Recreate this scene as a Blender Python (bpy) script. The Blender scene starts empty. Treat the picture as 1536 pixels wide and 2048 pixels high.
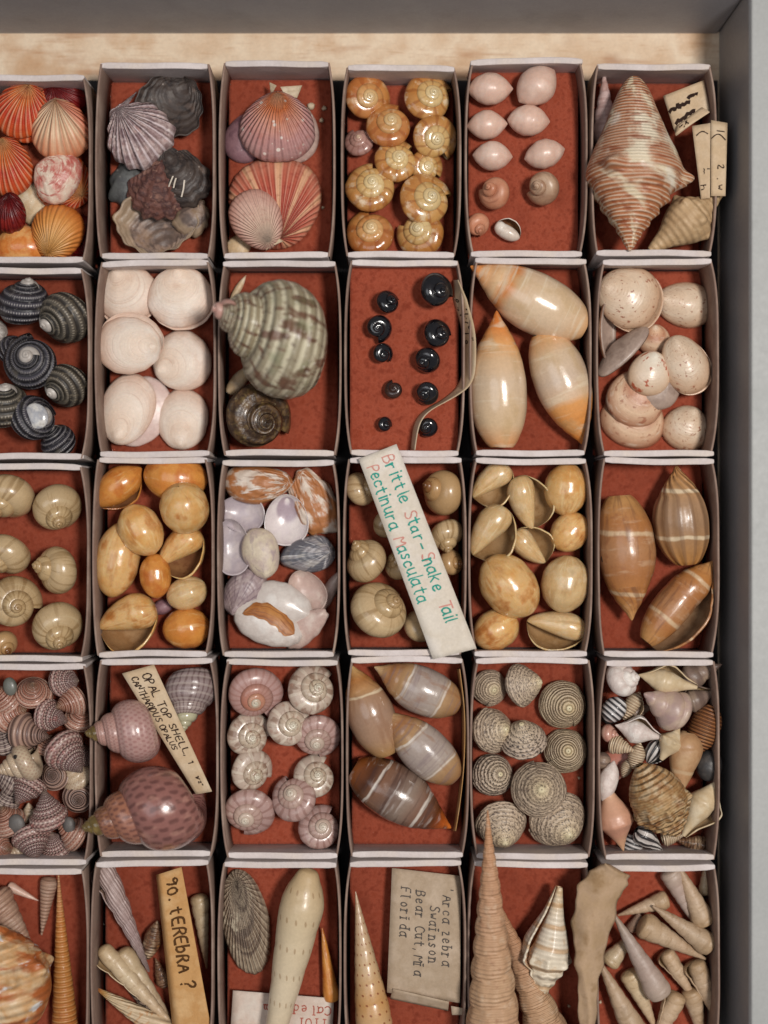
import bpy, math, random
import numpy as np
from mathutils import Matrix, Vector

random.seed(7)
RNG = np.random.default_rng(7)
S = 0.0002            # metres per photograph pixel at the rim plane of the boxes
H = 2700.0            # camera height over the rims, in the same pixel unit
SC = bpy.context.scene

# ------------------------------------------------------------------ camera
cam_d = bpy.data.cameras.new("camera")
cam = bpy.data.objects.new("camera", cam_d)
SC.collection.objects.link(cam)
cam.location = (0, 0, H * S)
cam_d.sensor_fit = 'VERTICAL'
cam_d.angle = 2 * math.atan(1024 / H)
cam_d.clip_start = 0.01
cam_d.clip_end = 20
cam_d.dof.use_dof = True
cam_d.dof.focus_distance = (H + 25) * S
LENS_M = cam_d.lens / 1000.0
cam_d.dof.aperture_fstop = LENS_M / (105 * S)
cam_d.dof.aperture_blades = 0
SC.camera = cam

# ------------------------------------------------------------------ light
W = bpy.data.worlds.new("World")
SC.world = W
W.use_nodes = True
W.node_tree.nodes["Background"].inputs[0].default_value = (0.93, 0.95, 1.0, 1)
W.node_tree.nodes["Background"].inputs[1].default_value = 0.165


def lamp(name, loc, size, power, col, target=(0, 0, 0)):
    d = bpy.data.lights.new(name, 'AREA')
    d.shape = 'DISK'
    d.size = size
    d.energy = power
    d.color = col
    o = bpy.data.objects.new(name, d)
    SC.collection.objects.link(o)
    o.location = loc
    o.rotation_euler = (Vector(target) - Vector(loc)).to_track_quat('-Z', 'Y').to_euler()
    return o


lamp("ceiling_lamp", (0.36, 0.05, 1.08), 0.19, 10.6, (1.0, 0.955, 0.90))
lamp("soft_fill_light", (-0.45, -0.05, 1.15), 0.8, 2.6, (0.93, 0.96, 1.0))  # weak fill added from the left to soften the shade, no window there

SC.view_settings.view_transform = 'Standard'
SC.view_settings.look = 'None'
SC.view_settings.exposure = 0.0
SC.view_settings.gamma = 1.0
SC.view_settings.use_curve_mapping = False


# ------------------------------------------------------------------ colours and materials
def h(s):
    v = [int(s[i:i + 2], 16) / 255 for i in (0, 2, 4)]
    return tuple((c / 12.92 if c <= .04045 else ((c + .055) / 1.055) ** 2.4) for c in v) + (1,)


MATS = {}


class NT:
    def __init__(self, name):
        self.m = bpy.data.materials.new(name)
        self.m.use_nodes = True
        self.t = self.m.node_tree
        self.b = self.t.nodes["Principled BSDF"]
        self.cache = {}

    def n(self, typ, **kw):
        x = self.t.nodes.new(typ)
        for k, v in kw.items():
            setattr(x, k, v)
        return x

    def put(self, sock, val):
        if isinstance(val, bpy.types.NodeSocket):
            self.t.links.new(val, sock)
        elif val is not None:
            sock.default_value = val

    def math(self, op, a, b=None, c=None):
        x = self.n('ShaderNodeMath', operation=op)
        for i, v in enumerate((a, b, c)):
            self.put(x.inputs[i], v)
        return x.outputs[0]

    def get(self, key):
        if key in self.cache:
            return self.cache[key]
        if key in ('u', 'v', 't', 'ty'):
            uv = self.n('ShaderNodeUVMap', uv_map='UVMap' if key in 'uv' else 'T')
            sp = self.n('ShaderNodeSeparateXYZ')
            self.t.links.new(uv.outputs[0], sp.inputs[0])
            ks = ('u', 'v') if key in 'uv' else ('t', 'ty')
            self.cache[ks[0]] = sp.outputs[0]
            self.cache[ks[1]] = sp.outputs[1]
        elif key == 'obj':
            self.cache[key] = self.n('ShaderNodeTexCoord').outputs['Object']
        elif key == 'rnd':
            self.cache[key] = self.n('ShaderNodeObjectInfo').outputs['Random']
        elif key == 'w':
            self.cache[key] = self.math('MULTIPLY', self.get('rnd'), 40)
        return self.cache[key]

    def noise(self, vec, scale, detail=4, rough=.55):
        x = self.n('ShaderNodeTexNoise', noise_dimensions='4D')
        self.put(x.inputs['Vector'], vec)
        self.put(x.inputs['W'], self.get('w'))
        x.inputs['Scale'].default_value = scale
        x.inputs['Detail'].default_value = detail
        x.inputs['Roughness'].default_value = rough
        return x.outputs[0]

    def uvvec(self, su, sv):
        c = self.n('ShaderNodeCombineXYZ')
        self.put(c.inputs[0], self.math('MULTIPLY', self.get('u'), su))
        self.put(c.inputs[1], self.math('MULTIPLY', self.get('v'), sv))
        return c.outputs[0]

    def step(self, x, lo, hi):
        m = self.n('ShaderNodeMapRange', interpolation_type='SMOOTHSTEP')
        self.put(m.inputs[0], x)
        m.inputs[1].default_value = lo
        m.inputs[2].default_value = hi
        return m.outputs[0]

    def wave(self, key, N, warp=0, wf=2.0, ph=0):
        x = self.math('MULTIPLY_ADD', self.get(key), N, ph)
        if warp:
            nz = self.noise(self.get('obj'), wf * 50, 2)
            x = self.math('MULTIPLY_ADD', nz, warp, x)
        return self.math('SINE', self.math('MULTIPLY', x, 2 * math.pi))

    def pat(self, p):
        k = p[0]
        if k == 'ax':       # stripes along the growth direction lines: N, warp, lo, hi
            return self.step(self.wave('u', p[1], p[2]), p[3], p[4])
        if k == 'axt':      # the same, fading out towards the apex
            return self.math('MULTIPLY', self.step(self.wave('u', p[1], p[2]), p[3], p[4]), self.step(self.get('t'), .55, .8))
        if k == 'sp':       # spiral cords
            return self.step(self.wave('v', p[1], p[2]), p[3], p[4])
        if k == 'spt':      # bands along the axis
            return self.step(self.wave('t', p[1], p[2]), p[3], p[4])
        if k == 'chk':      # checks: Nu, Nv, warp, lo, hi
            return self.step(self.math('MULTIPLY', self.wave('u', p[1], p[3]), self.wave('v', p[2], p[3])), p[4], p[5])
        if k == 'rowdot':   # dots in rows: Nu, Nv, warp, lo, hi
            a = self.math('POWER', self.math('MULTIPLY_ADD', self.wave('u', p[1], p[3]), .5, .5), 2)
            b = self.math('POWER', self.math('MULTIPLY_ADD', self.wave('v', p[2], 0), .5, .5), 3)
            return self.step(self.math('MULTIPLY', a, b), p[4], p[5])
        if k == 'spot':     # blotches: freq per 100 px, lo, hi
            return self.step(self.noise(self.get('obj'), p[1] * 50, 3), p[2], p[3])
        if k == 'uvn':      # stretched blotches: su, sv, lo, hi
            return self.step(self.noise(self.uvvec(p[1], p[2]), 1.0, 4), p[3], p[4])
        if k == 'vor':      # dots: freq, lo, hi
            x = self.n('ShaderNodeTexVoronoi', voronoi_dimensions='4D')
            self.put(x.inputs['Vector'], self.get('obj'))
            self.put(x.inputs['W'], self.get('w'))
            x.inputs['Scale'].default_value = p[1] * 50
            return self.step(x.outputs['Distance'], p[3], p[2])
        if k in ('bt', 'bv', 'bu'):     # one band: centre, half width, soft
            x = self.get({'bt': 't', 'bv': 'v', 'bu': 'u'}[k])
            nz = self.noise(self.get('obj'), 120, 2)
            d = self.math('ABSOLUTE', self.math('SUBTRACT', self.math('MULTIPLY_ADD', nz, .06, x), p[1] + .03))
            return self.step(d, p[2] + p[3], p[2])
        if k == 'gr':       # wood grain along x
            mp = self.n('ShaderNodeMapping')
            mp.inputs['Scale'].default_value = (1, p[2], 1)
            self.put(mp.inputs[0], self.get('obj'))
            return self.step(self.noise(mp.outputs[0], p[1] * 50, 4), p[3], p[4])
        if k == 'all':
            return 1.0

    def bumpsrc(self, p):
        k = p[0]
        if k == 'n':
            return self.noise(self.get('obj'), p[1] * 50, 5)
        if k == 'uvn':
            return self.noise(self.uvvec(p[1], p[2]), 1.0, 3)
        if k == 'ax':
            return self.wave('u', p[1], p[2])
        if k == 'sp':
            return self.wave('v', p[1], p[2])
        if k == 'spt':
            return self.wave('t', p[1], p[2])
        if k == 'chk':
            return self.math('MULTIPLY', self.wave('u', p[1], 0), self.wave('v', p[2], 0))


def mat(key, cols, on='n', f=3.0, pats=(), rough=.4, coat=0, bumps=(), spec=.5, var=.12, pos=None, sss=0, wrp=.12, sheen=0):
    """cols over noise ('n'), growth/axis ('t'), section ('v'); pats = (color, strength, kind, ...)"""
    if key in MATS:
        return MATS[key]
    T = NT(key)
    r = T.n('ShaderNodeValToRGB')
    els = r.color_ramp.elements
    if on == 'n':
        src = T.step(T.noise(T.get('obj'), f * 50, 5), .28, .72)
    else:
        nz = T.noise(T.get('obj'), f * 50, 3)
        src = T.math('ADD', T.math('MULTIPLY_ADD', nz, wrp, T.get(on)), -wrp / 2)
    while len(els) < len(cols):
        els.new(.5)
    for i, c in enumerate(cols):
        els[i].position = (pos[i] if pos else i / max(1, len(cols) - 1))
        els[i].color = h(c)
    T.put(r.inputs[0], src)
    col = r.outputs[0]
    for p in pats:
        fac = T.pat(p[2:])
        if isinstance(fac, float):
            fac_s = fac * p[1]
        else:
            fac_s = T.math('MULTIPLY', fac, p[1])
        mx = T.n('ShaderNodeMix', data_type='RGBA')
        T.put(mx.inputs[0], fac_s)
        T.put(mx.inputs[6], col)
        mx.inputs[7].default_value = h(p[0])
        col = mx.outputs[2]
    # fine irregular wear, and a value shift from one object to the next
    wear = T.step(T.noise(T.get('obj'), 900, 6, .7), .25, .8)
    hs = T.n('ShaderNodeHueSaturation')
    val = T.math('MULTIPLY_ADD', T.get('rnd'), var, 1 - var * .5)
    val = T.math('MULTIPLY', val, T.math('MULTIPLY_ADD', wear, .16, .92))
    T.put(hs.inputs['Value'], val)
    T.put(hs.inputs['Color'], col)
    T.put(T.b.inputs['Base Color'], hs.outputs[0])
    rg = T.math('MULTIPLY_ADD', T.noise(T.get('obj'), 400, 4), .25, rough - .125)
    T.put(T.b.inputs['Roughness'], rg)
    T.b.inputs['Specular IOR Level'].default_value = spec
    T.b.inputs['Coat Weight'].default_value = coat
    T.b.inputs['Coat Roughness'].default_value = .16
    T.b.inputs['Sheen Weight'].default_value = sheen
    if sss:
        T.b.inputs['Subsurface Weight'].default_value = sss
        T.b.inputs['Subsurface Radius'].default_value = (1, .5, .3)
        T.b.inputs['Subsurface Scale'].default_value = .003
    nrm = None
    for p in list(bumps) + [('n', 14, .4)]:
        bp = T.n('ShaderNodeBump')
        bp.inputs['Strength'].default_value = 1.0
        bp.inputs['Distance'].default_value = p[-1] * S
        T.put(bp.inputs['Height'], T.bumpsrc(p[:-1]))
        if nrm is not None:
            T.put(bp.inputs['Normal'], nrm)
        nrm = bp.outputs[0]
    T.put(T.b.inputs['Normal'], nrm)
    MATS[key] = T.m
    return T.m


# ------------------------------------------------------------------ mesh helpers
def P(px, py, z=0.0):
    k = (H - z) / H
    return Vector(((px - 768) * k * S, (1024 - py) * k * S, z * S))


def newobj(name, me, parent=None):
    o = bpy.data.objects.new(name, me)
    SC.collection.objects.link(o)
    if parent is not None:
        o.parent = parent
    return o


def tag(o, label, cat, group=None):
    n = len(label.split())
    assert 4 <= n <= 16, (n, label)
    o["label"] = label
    o["category"] = cat
    if group:
        o["group"] = group
    return o


def grid_mesh(name, V, uv=None, tt=None, wrap=False, m=None, flip=False, smooth=True):
    """V (nu,nv,3); uv / tt (nu, nv or nv+1 when wrapped, 2)"""
    nu, nv = V.shape[:2]
    nw = nv if wrap else nv - 1
    i, j = np.meshgrid(np.arange(nu - 1), np.arange(nw), indexing='ij')
    j2 = (j + 1) % nv
    q = np.stack([i * nv + j, (i + 1) * nv + j, (i + 1) * nv + j2, i * nv + j2], -1).reshape(-1, 4)
    cu = np.stack([i, i + 1, i + 1, i], -1).reshape(-1, 4)
    cv = np.stack([j, j, j + 1, j + 1], -1).reshape(-1, 4)
    if flip:
        q, cu, cv = q[:, ::-1], cu[:, ::-1], cv[:, ::-1]
    me = bpy.data.meshes.new(name)
    me.vertices.add(nu * nv)
    me.vertices.foreach_set("co", np.ascontiguousarray(V.reshape(-1), dtype=np.float32))
    me.loops.add(q.size)
    me.loops.foreach_set("vertex_index", np.ascontiguousarray(q.reshape(-1), dtype=np.int32))
    me.polygons.add(len(q))
    me.polygons.foreach_set("loop_start", np.arange(0, q.size, 4, dtype=np.int32))
    me.update(calc_edges=True)
    for nm, A in (("UVMap", uv), ("T", tt)):
        if A is not None:
            L = me.uv_layers.new(name=nm)
            L.data.foreach_set("uv", np.ascontiguousarray(A[cu, cv].reshape(-1), dtype=np.float32))
    if smooth:
        me.polygons.foreach_set("use_smooth", np.ones(len(q), dtype=bool))
    me.validate()
    if m:
        me.materials.append(m)
    return me


def poly_mesh(name, verts, faces, m=None, smooth=False):
    me = bpy.data.meshes.new(name)
    me.from_pydata([tuple(v) for v in verts], [], faces)
    if m:
        me.materials.append(m)
    if smooth:
        for p in me.polygons:
            p.use_smooth = True
    me.update()
    return me


def box_mesh(name, x0, x1, y0, y1, z0, z1, m, bev=0.0):
    """axis box in metres"""
    import bmesh
    bm = bmesh.new()
    vs = [bm.verts.new((x, y, z)) for z in (z0, z1) for y in (y0, y1) for x in (x0, x1)]
    for f in ((0, 2, 3, 1), (4, 5, 7, 6), (0, 1, 5, 4), (2, 6, 7, 3), (0, 4, 6, 2), (1, 3, 7, 5)):
        bm.faces.new([vs[i] for i in f])
    if bev:
        bmesh.ops.bevel(bm, geom=list(bm.edges), offset=bev, segments=2, affect='EDGES', profile=.5)
    me = bpy.data.meshes.new(name)
    bm.to_mesh(me)
    bm.free()
    me.materials.append(m)
    return me


def wob(V, amp, freq=1.0, seed=None):
    """low-frequency irregularity on points scaled about the origin"""
    r = np.random.default_rng(seed)
    ext = np.ptp(V.reshape(-1, 3), axis=0).max() + 1e-9
    g = np.zeros(V.shape[:-1])
    for o in range(6):
        k = r.normal(size=3) * freq * 2.2 * (1 + o * .6) / ext * 2
        g += np.sin(V @ k + r.uniform(0, 6.28)) / (1 + o * .5)
    return V * (1 + amp * g[..., None] / 2.5)


def rot(az, el, spin):
    return (Matrix.Rotation(math.radians(az), 3, 'Z') @ Matrix.Rotation(math.radians(90 - el), 3, 'Y')
            @ Matrix.Rotation(math.radians(spin), 3, 'Z'))


CUR = {}


def place(parts, R, px, py, lift, name, label, cat, group, floor=None):
    """parts: list of (part name or None, V, uv, tt, wrap, material, flip) in pixel units, local frame; the first is the thing"""
    Rn = np.array(R)
    V0 = np.concatenate([p[1].reshape(-1, 3) for p in parts]) @ Rn.T
    lo, hi = V0.min(0), V0.max(0)
    c = (lo + hi) / 2
    fl = CUR['floor'] if floor is None else floor
    zc = fl + lift + (c[2] - lo[2])
    k = (H - zc) / H
    cl = c @ Rn            # local centre
    root = None
    for nm, V, uv, tt, wrap, m, flip, *nn in parts:
        VV = (V - cl) * (S * k)
        me = grid_mesh(nm or name, VV, uv, tt, wrap, m, flip)
        if nn:
            me.normals_split_custom_set_from_vertices(np.ascontiguousarray(nn[0].reshape(-1, 3)))
        if root is None:
            root = newobj(name, me)
            root.matrix_world = Matrix.Translation(P(px, py, zc)) @ R.to_4x4()
        else:
            newobj(nm, me, root)
    tag(root, label, cat, group)
    return root


# ------------------------------------------------------------------ shells
RA = dict(
    moon=dict(W=2.0, rc=.45, tc=1.25, a=.55, b=.60, turns=4, lr=1.05),
    sun=dict(W=1.85, rc=.50, tc=1.0, a=.47, b=.42, turns=4.5, lr=.62),
    sunn=dict(W=1.85, rc=.50, tc=.95, a=.46, b=.4, turns=4.5, lr=.6, nod=(11, .13, .30, .12)),
    disc=dict(W=1.85, rc=.5, tc=1.05, a=.48, b=.44, turns=4.5, lr=.68),
    ner=dict(W=1.95, rc=.46, tc=.9, a=.54, b=.55, turns=4, lr=.92, cords=(13, .012)),
    turbo=dict(W=2.0, rc=.48, tc=1.28, a=.51, b=.56, turns=4.5, lr=1.1, cords=(15, .014)),
    top=dict(W=1.62, rc=.5, tc=1.3, a=.5, b=.5, turns=6, lr=1.2),
    cone=dict(W=1.45, rc=.58, tc=1.35, a=.42, b=.36, turns=7, lr=.95, cords=(9, .014)),
)


def vnormals(V, wrap, flip):
    if wrap:
        E = np.concatenate([V[:, -1:], V, V[:, :1]], 1)
        gv = (E[:, 2:] - E[:, :-2])
    else:
        gv = np.gradient(V, axis=1)
    N = np.cross(np.gradient(V, axis=0), gv)
    N /= np.linalg.norm(N, axis=-1, keepdims=True) + 1e-12
    return -N if flip else N


def raup(d, l, W, rc, tc, a, b, turns, nt=40, nv=30, ribs=None, cords=None, nod=None, wobble=.012, seed=0, ap=None, lr=1, tilt=0, m=None, cut=.75, spire=None, tipm=None):
    th = np.linspace(0, 2 * math.pi * turns, int(nt * turns))
    thm = th[-1]
    ph = np.pi + np.linspace(0, 2 * np.pi, nv, endpoint=False)      # starts on the side facing the axis

    def ring(th, sc):
        TH, PH = np.meshgrid(th, ph, indexing='ij')
        xx = (TH - thm) / (2 * np.pi)
        s = W ** np.where(xx < -1, xx + 1 - .675, np.where(xx > 0, .35 * xx, .35 * xx - .325 * xx ** 2))
        A = np.full_like(TH, 1.0) * sc
        if cords:
            A = A * (1 + cords[1] * np.cos(cords[0] * PH))
        if ribs:
            A = A * (1 + ribs[1] * np.cos(ribs[0] * TH))
        if nod:
            v = ((PH - np.pi) / (2 * np.pi))
            A = A * (1 + nod[1] * np.clip(np.cos(nod[0] * TH), 0, 1) ** 1.5 * np.exp(-((v - (1 - nod[2])) / nod[3]) ** 2)
                     * np.clip((TH / thm - .35) * 3, 0, 1))
        cx, cz = a * A * np.cos(PH), b * A * np.sin(PH)
        x = rc + cx * math.cos(tilt) - cz * math.sin(tilt)
        z = -tc + cx * math.sin(tilt) + cz * math.cos(tilt)
        ang = -(TH - thm)
        return np.stack([s * x * np.cos(ang), s * x * np.sin(ang), s * z], -1)

    V = ring(th, 1.0)
    vv = np.linspace(0, 1, nv + 1)
    uv = np.stack(np.meshgrid((th - thm) / (2 * np.pi) + 20, vv, indexing='ij'), -1)
    tt = np.stack(np.meshgrid(th / thm, vv, indexing='ij'), -1)
    flat = V.reshape(-1, 3)
    wx = (np.ptp(flat[:, 0]) + np.ptp(flat[:, 1])) / 2
    hz = np.ptp(flat[:, 2])
    sc = np.array([d / wx, d / wx, l / hz])
    off = np.array([0, 0, (flat[:, 2].max() + flat[:, 2].min()) / 2])
    f = lambda A: wob((A - off) * sc, wobble, 1.2, seed)
    V = f(V)
    i = int(len(th) - nt * (1.0 if spire is None else spire))
    N = vnormals(V, True, False)
    parts = [(None, V[i:], uv[i:], tt[i:], True, m, False, N[i:]), ("spire", V[:i + 1], uv[:i + 1], tt[:i + 1], True, tipm or m, False, N[:i + 1])]
    if ap:
        tb = np.linspace(0, -2 * np.pi * cut, 26)
        rings = [ring(np.array([thm]), 1.0), ring(np.array([thm]), .955), ring(np.array([thm]), .91)]
        V2 = np.concatenate(rings + [ring(np.array([thm + t]), .90) for t in tb[1:]], 0)
        n = V2.shape[0]
        uv2 = np.stack(np.meshgrid(np.linspace(0, 1, n), vv, indexing='ij'), -1)
        parts.append(("aperture", f(V2), uv2, uv2, True, ap, False))
    return parts


def sn(px, py, d, az, el, pre, m, tail, lift=0, l=None, spin=0, ap=None, name=None, **kw):
    q = dict(RA[pre])
    q.update({k: v for k, v in kw.items() if k in ('W', 'rc', 'tc', 'a', 'b', 'turns', 'nt', 'nv', 'ribs', 'cords', 'nod', 'wobble', 'tilt', 'cut', 'spire', 'tipm')})
    if l is None:
        l = d * q['lr']
    parts = raup(d, l, seed=int(px * 7 + py), ap=ap, m=m, **q)
    return place(parts, rot(az, el, spin), px, py, lift, name or CUR['name'], lab(tail), kw.get('cat', CUR['cat']), kw.get('group', CUR['group']))


def lab(tail):
    return tail[1:] if tail.startswith('!') else CUR['k'] + ' ' + tail


PR = dict(
    olive=[(0, .02), (.06, .17), (.15, .42), (.28, .72), (.42, .93), (.55, 1), (.7, .97), (.83, .84), (.93, .64), (1, .4)],
    fat=[(0, .03), (.06, .25), (.16, .55), (.3, .85), (.45, 1), (.6, .98), (.75, .82), (.88, .55), (1, .15)],
    egg=[(0, .02), (.03, .16), (.1, .42), (.25, .78), (.42, .98), (.55, 1), (.75, .80), (.9, .45), (.97, .17), (1, .02)],
    ball=[(0, .02), (.02, .28), (.08, .52), (.2, .8), (.38, .98), (.55, 1), (.75, .86), (.9, .57), (.97, .3), (1, .02)],
    auger=[(0, .02), (.1, .13), (.3, .38), (.5, .62), (.7, .84), (.85, .98), (.91, 1), (.96, .82), (.99, .5), (1, .05)],
    auger2=[(0, .02), (.1, .15), (.3, .42), (.55, .72), (.75, .95), (.84, 1), (.92, .84), (1, .36)],
    conch=[(0, .02), (.09, .22), (.2, .5), (.316, .78), (.40, .96), (.45, 1), (.54, .9), (.68, .67), (.82, .47), (.94, .29), (1, .12)],
    spin=[(0, .02), (.08, .17), (.2, .42), (.33, .78), (.42, 1), (.52, .97), (.65, .74), (.8, .42), (.92, .26), (1, .15)],
    turret=[(0, .03), (.12, .22), (.3, .48), (.5, .74), (.7, .95), (.8, 1), (.9, .85), (1, .4)],
    auger3=[(0, .04), (.3, .42), (.55, .70), (.75, .92), (.85, 1), (.91, .86), (.96, .60), (.99, .40), (1, .05)],
    dome=[(0, .02), (.03, .12), (.1, .27), (.25, .5), (.45, .74), (.65, .92), (.8, 1), (.92, .9), (1, .55)],
    cone2=[(0, .08), (.08, .17), (.25, .37), (.5, .62), (.72, .83), (.9, 1), (.96, .88), (.99, .5), (1, .05)],
    turb=[(0, .08), (.04, .18), (.1, .24), (.2, .42), (.32, .56), (.45, .72), (.56, .96), (.68, 1), (.82, .88), (.93, .6), (1, .2)],
    opal=[(0, .03), (.05, .10), (.13, .18), (.25, .36), (.38, .56), (.5, .76), (.62, .93), (.74, 1), (.87, .9), (.95, .66), (1, .35)],
    stub=[(0, .25), (.05, .45), (.25, .62), (.5, .8), (.75, .98), (.85, 1), (.95, .8), (1, .4)],
)


def smooth_prof(pts, t):
    x = np.array([p[0] for p in pts])
    y = np.array([p[1] for p in pts])
    dl = np.diff(y) / np.diff(x)
    mm = np.zeros_like(y)
    mm[1:-1] = np.where(dl[1:] * dl[:-1] > 0, 2 * dl[1:] * dl[:-1] / (dl[1:] + dl[:-1] + 1e-12), 0)
    mm[0], mm[-1] = dl[0] * 1.5, dl[-1] * 1.5
    i = np.clip(np.searchsorted(x, t) - 1, 0, len(x) - 2)
    hh = x[i + 1] - x[i]
    s = (t - x[i]) / hh
    return ((2 * s ** 3 - 3 * s ** 2 + 1) * y[i] + (s ** 3 - 2 * s ** 2 + s) * hh * mm[i]
            + (-2 * s ** 3 + 3 * s ** 2) * y[i + 1] + (s ** 3 - s ** 2) * hh * mm[i + 1])


def lathe(L, d, prof, wh=0, t1=1.0, gc=4.0, sut=.05, k=.08, k0=.15, nt=90, na=56, nod=None, ribs=None, cords=None, wobble=.01, seed=0, ap=None, m=None, over=.2, bend=0, pw=1.0, tip=None, slope=0, lipw=2.6, kr=.3):
    if k > .3:
        over = .75
    # denser rings at both ends
    q = np.linspace(0, 1, nt)
    t = .5 - .5 * np.cos(np.pi * q)
    t = .5 * t + .5 * q
    r = np.maximum(smooth_prof(PR[prof] if isinstance(prof, str) else prof, t), .004)
    th = np.linspace(-2 * np.pi * over, 2 * np.pi, na)

    def surf(th, sc=1.0):
        T, TH = np.meshgrid(t, th, indexing='ij')
        Rr = np.repeat(r[:, None], len(th), 1)
        kk = k * np.clip((T - k0) / kr, 0, 1)
        Rr = Rr * np.exp(kk * (TH / (2 * np.pi) - .75))
        n = TH * 0
        if wh:
            n = wh * np.log(1 + gc * np.clip(T / t1, 0, 1)) / math.log(1 + gc) - TH / (2 * np.pi)
            f = n - np.floor(n)
            bump = np.sin(np.pi * np.clip(f, 0, 1)) ** .6
            Rr = Rr * (1 + sut * (bump - .75) * np.clip((t1 - T) / .06 + .5, 0, 1) * np.clip(T / .02, 0, 1))
        if nod:
            N, A, tc, w = nod[:4]
            Rr = Rr * (1 + A * np.clip(np.cos(N * TH), 0, 1) ** (2 if N > 4 else 7) * np.exp(-((T - tc) / w) ** 2))
            if len(nod) > 4:
                A2 = nod[4]
                f2 = n - np.floor(n)
                Rr = Rr * (1 + A2 * np.cos((N + 2) * TH) * np.exp(-((f2 - .6) / .22) ** 2) * (T < tc - w))
        if ribs:
            Rr = Rr * (1 + ribs[1] * np.cos(ribs[0] * TH + 2.4 * np.floor(n)) * np.clip((1 - T) / .1, 0, 1))
        if cords:
            Rr = Rr * (1 + cords[1] * np.cos(2 * np.pi * cords[0] * T))
        Rr = Rr * sc * d / 2
        x = Rr * np.cos(TH)
        y = -Rr * np.sin(TH)
        z = L * (.5 - T)
        x = x + bend * L * (T - .5) ** 2
        return np.stack([x, y, z], -1), n

    V, n = surf(th)
    u = np.repeat((th / (2 * np.pi))[None], nt, 0)
    vv = np.repeat(t[:, None], na, 1)
    uv = np.stack([u + 20 + .06 * n, vv], -1)
    tt = np.stack([vv + slope * (u - .5) * np.clip(vv * 5, 0, 1), n], -1)
    f = lambda A: wob(A, wobble, 1.2, seed)
    V = f(V)
    cutt = tip[0] if tip else (t1 if (wh and t1 < .6) else 0)
    if cutt:
        i = int(np.searchsorted(t, cutt))
        N = vnormals(V, False, True)
        parts = [(None, V[i:], uv[i:], tt[i:], False, m, True, N[i:]), ("spire", V[:i + 1], uv[:i + 1], tt[:i + 1], False, (tip[1] if tip else m), True, N[:i + 1])]
    else:
        parts = [(None, V, uv, tt, False, m, True)]
    if ap:
        thb = np.linspace(2 * np.pi, 2 * np.pi * .25, 30)
        cols = []
        scs = np.clip(np.linspace(0, 1, 30) * 8, 0, 1)
        A, _ = surf(thb)
        inner, _ = surf(thb, .93)
        V2 = A * (1 - scs)[None, :, None] + inner * scs[None, :, None]
        V2[:, 0] = A[:, 0]
        uv2 = np.stack(np.meshgrid(t, np.linspace(0, 1, 30), indexing='ij'), -1)
        parts.append(("aperture", f(V2), uv2, uv2, False, ap, True))
        # rolled lip along the free edge
        E = V[:, -1]
        rl = lipw * d / 100 * np.clip(np.minimum(t - max(k0, 0) * .6, 1 - t) * 8, .15, 1)
        tg = np.gradient(E, axis=0)
        tg /= np.linalg.norm(tg, axis=1, keepdims=True) + 1e-9
        out = E - np.array([[0, 0, 1.0]]) * E[:, 2:3]
        out /= np.linalg.norm(out, axis=1, keepdims=True) + 1e-9
        bi = np.cross(tg, out)
        aa = np.linspace(0, 2 * np.pi, 8, endpoint=False)
        Lp = E[:, None] + rl[:, None, None] * (np.cos(aa)[None, :, None] * out[:, None] + np.sin(aa)[None, :, None] * bi[:, None])
        uv3 = np.stack(np.meshgrid(t, np.linspace(0, .2, 9), indexing='ij'), -1) + np.array([20.0, 0])
        tt3 = np.stack([np.repeat(t[:, None], 9, 1), np.zeros((nt, 9))], -1)
        parts.append(("outer_lip", Lp, uv3, tt3, True, m, False))
    return parts


def la(px, py, L, d, az, prof, m, tail, el=0, lift=0, spin=0, ap=None, name=None, **kw):
    q = {k: v for k, v in kw.items() if k not in ('cat', 'group')}
    parts = lathe(L, d, prof, seed=int(px * 5 + py * 3), ap=ap, m=m, **q)
    return place(parts, rot(az, el, spin), px, py, lift, name or CUR['name'], lab(tail), kw.get('cat', CUR['cat']), kw.get('group', CUR['group']))


def tip_base(x0, y0, x1, y1):
    """apex pixel, base pixel -> centre, length, image angle of the apex"""
    return (x0 + x1) / 2, (y0 + y1) / 2, math.hypot(x1 - x0, y1 - y0), math.degrees(math.atan2(y1 - y0, x0 - x1))


def au(x0, y0, x1, y1, d, prof, m, tail, **kw):
    cx, cy, L, az = tip_base(x0, y0, x1, y1)
    return la(cx, cy, L, d, az, prof, m, tail, **kw)


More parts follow.
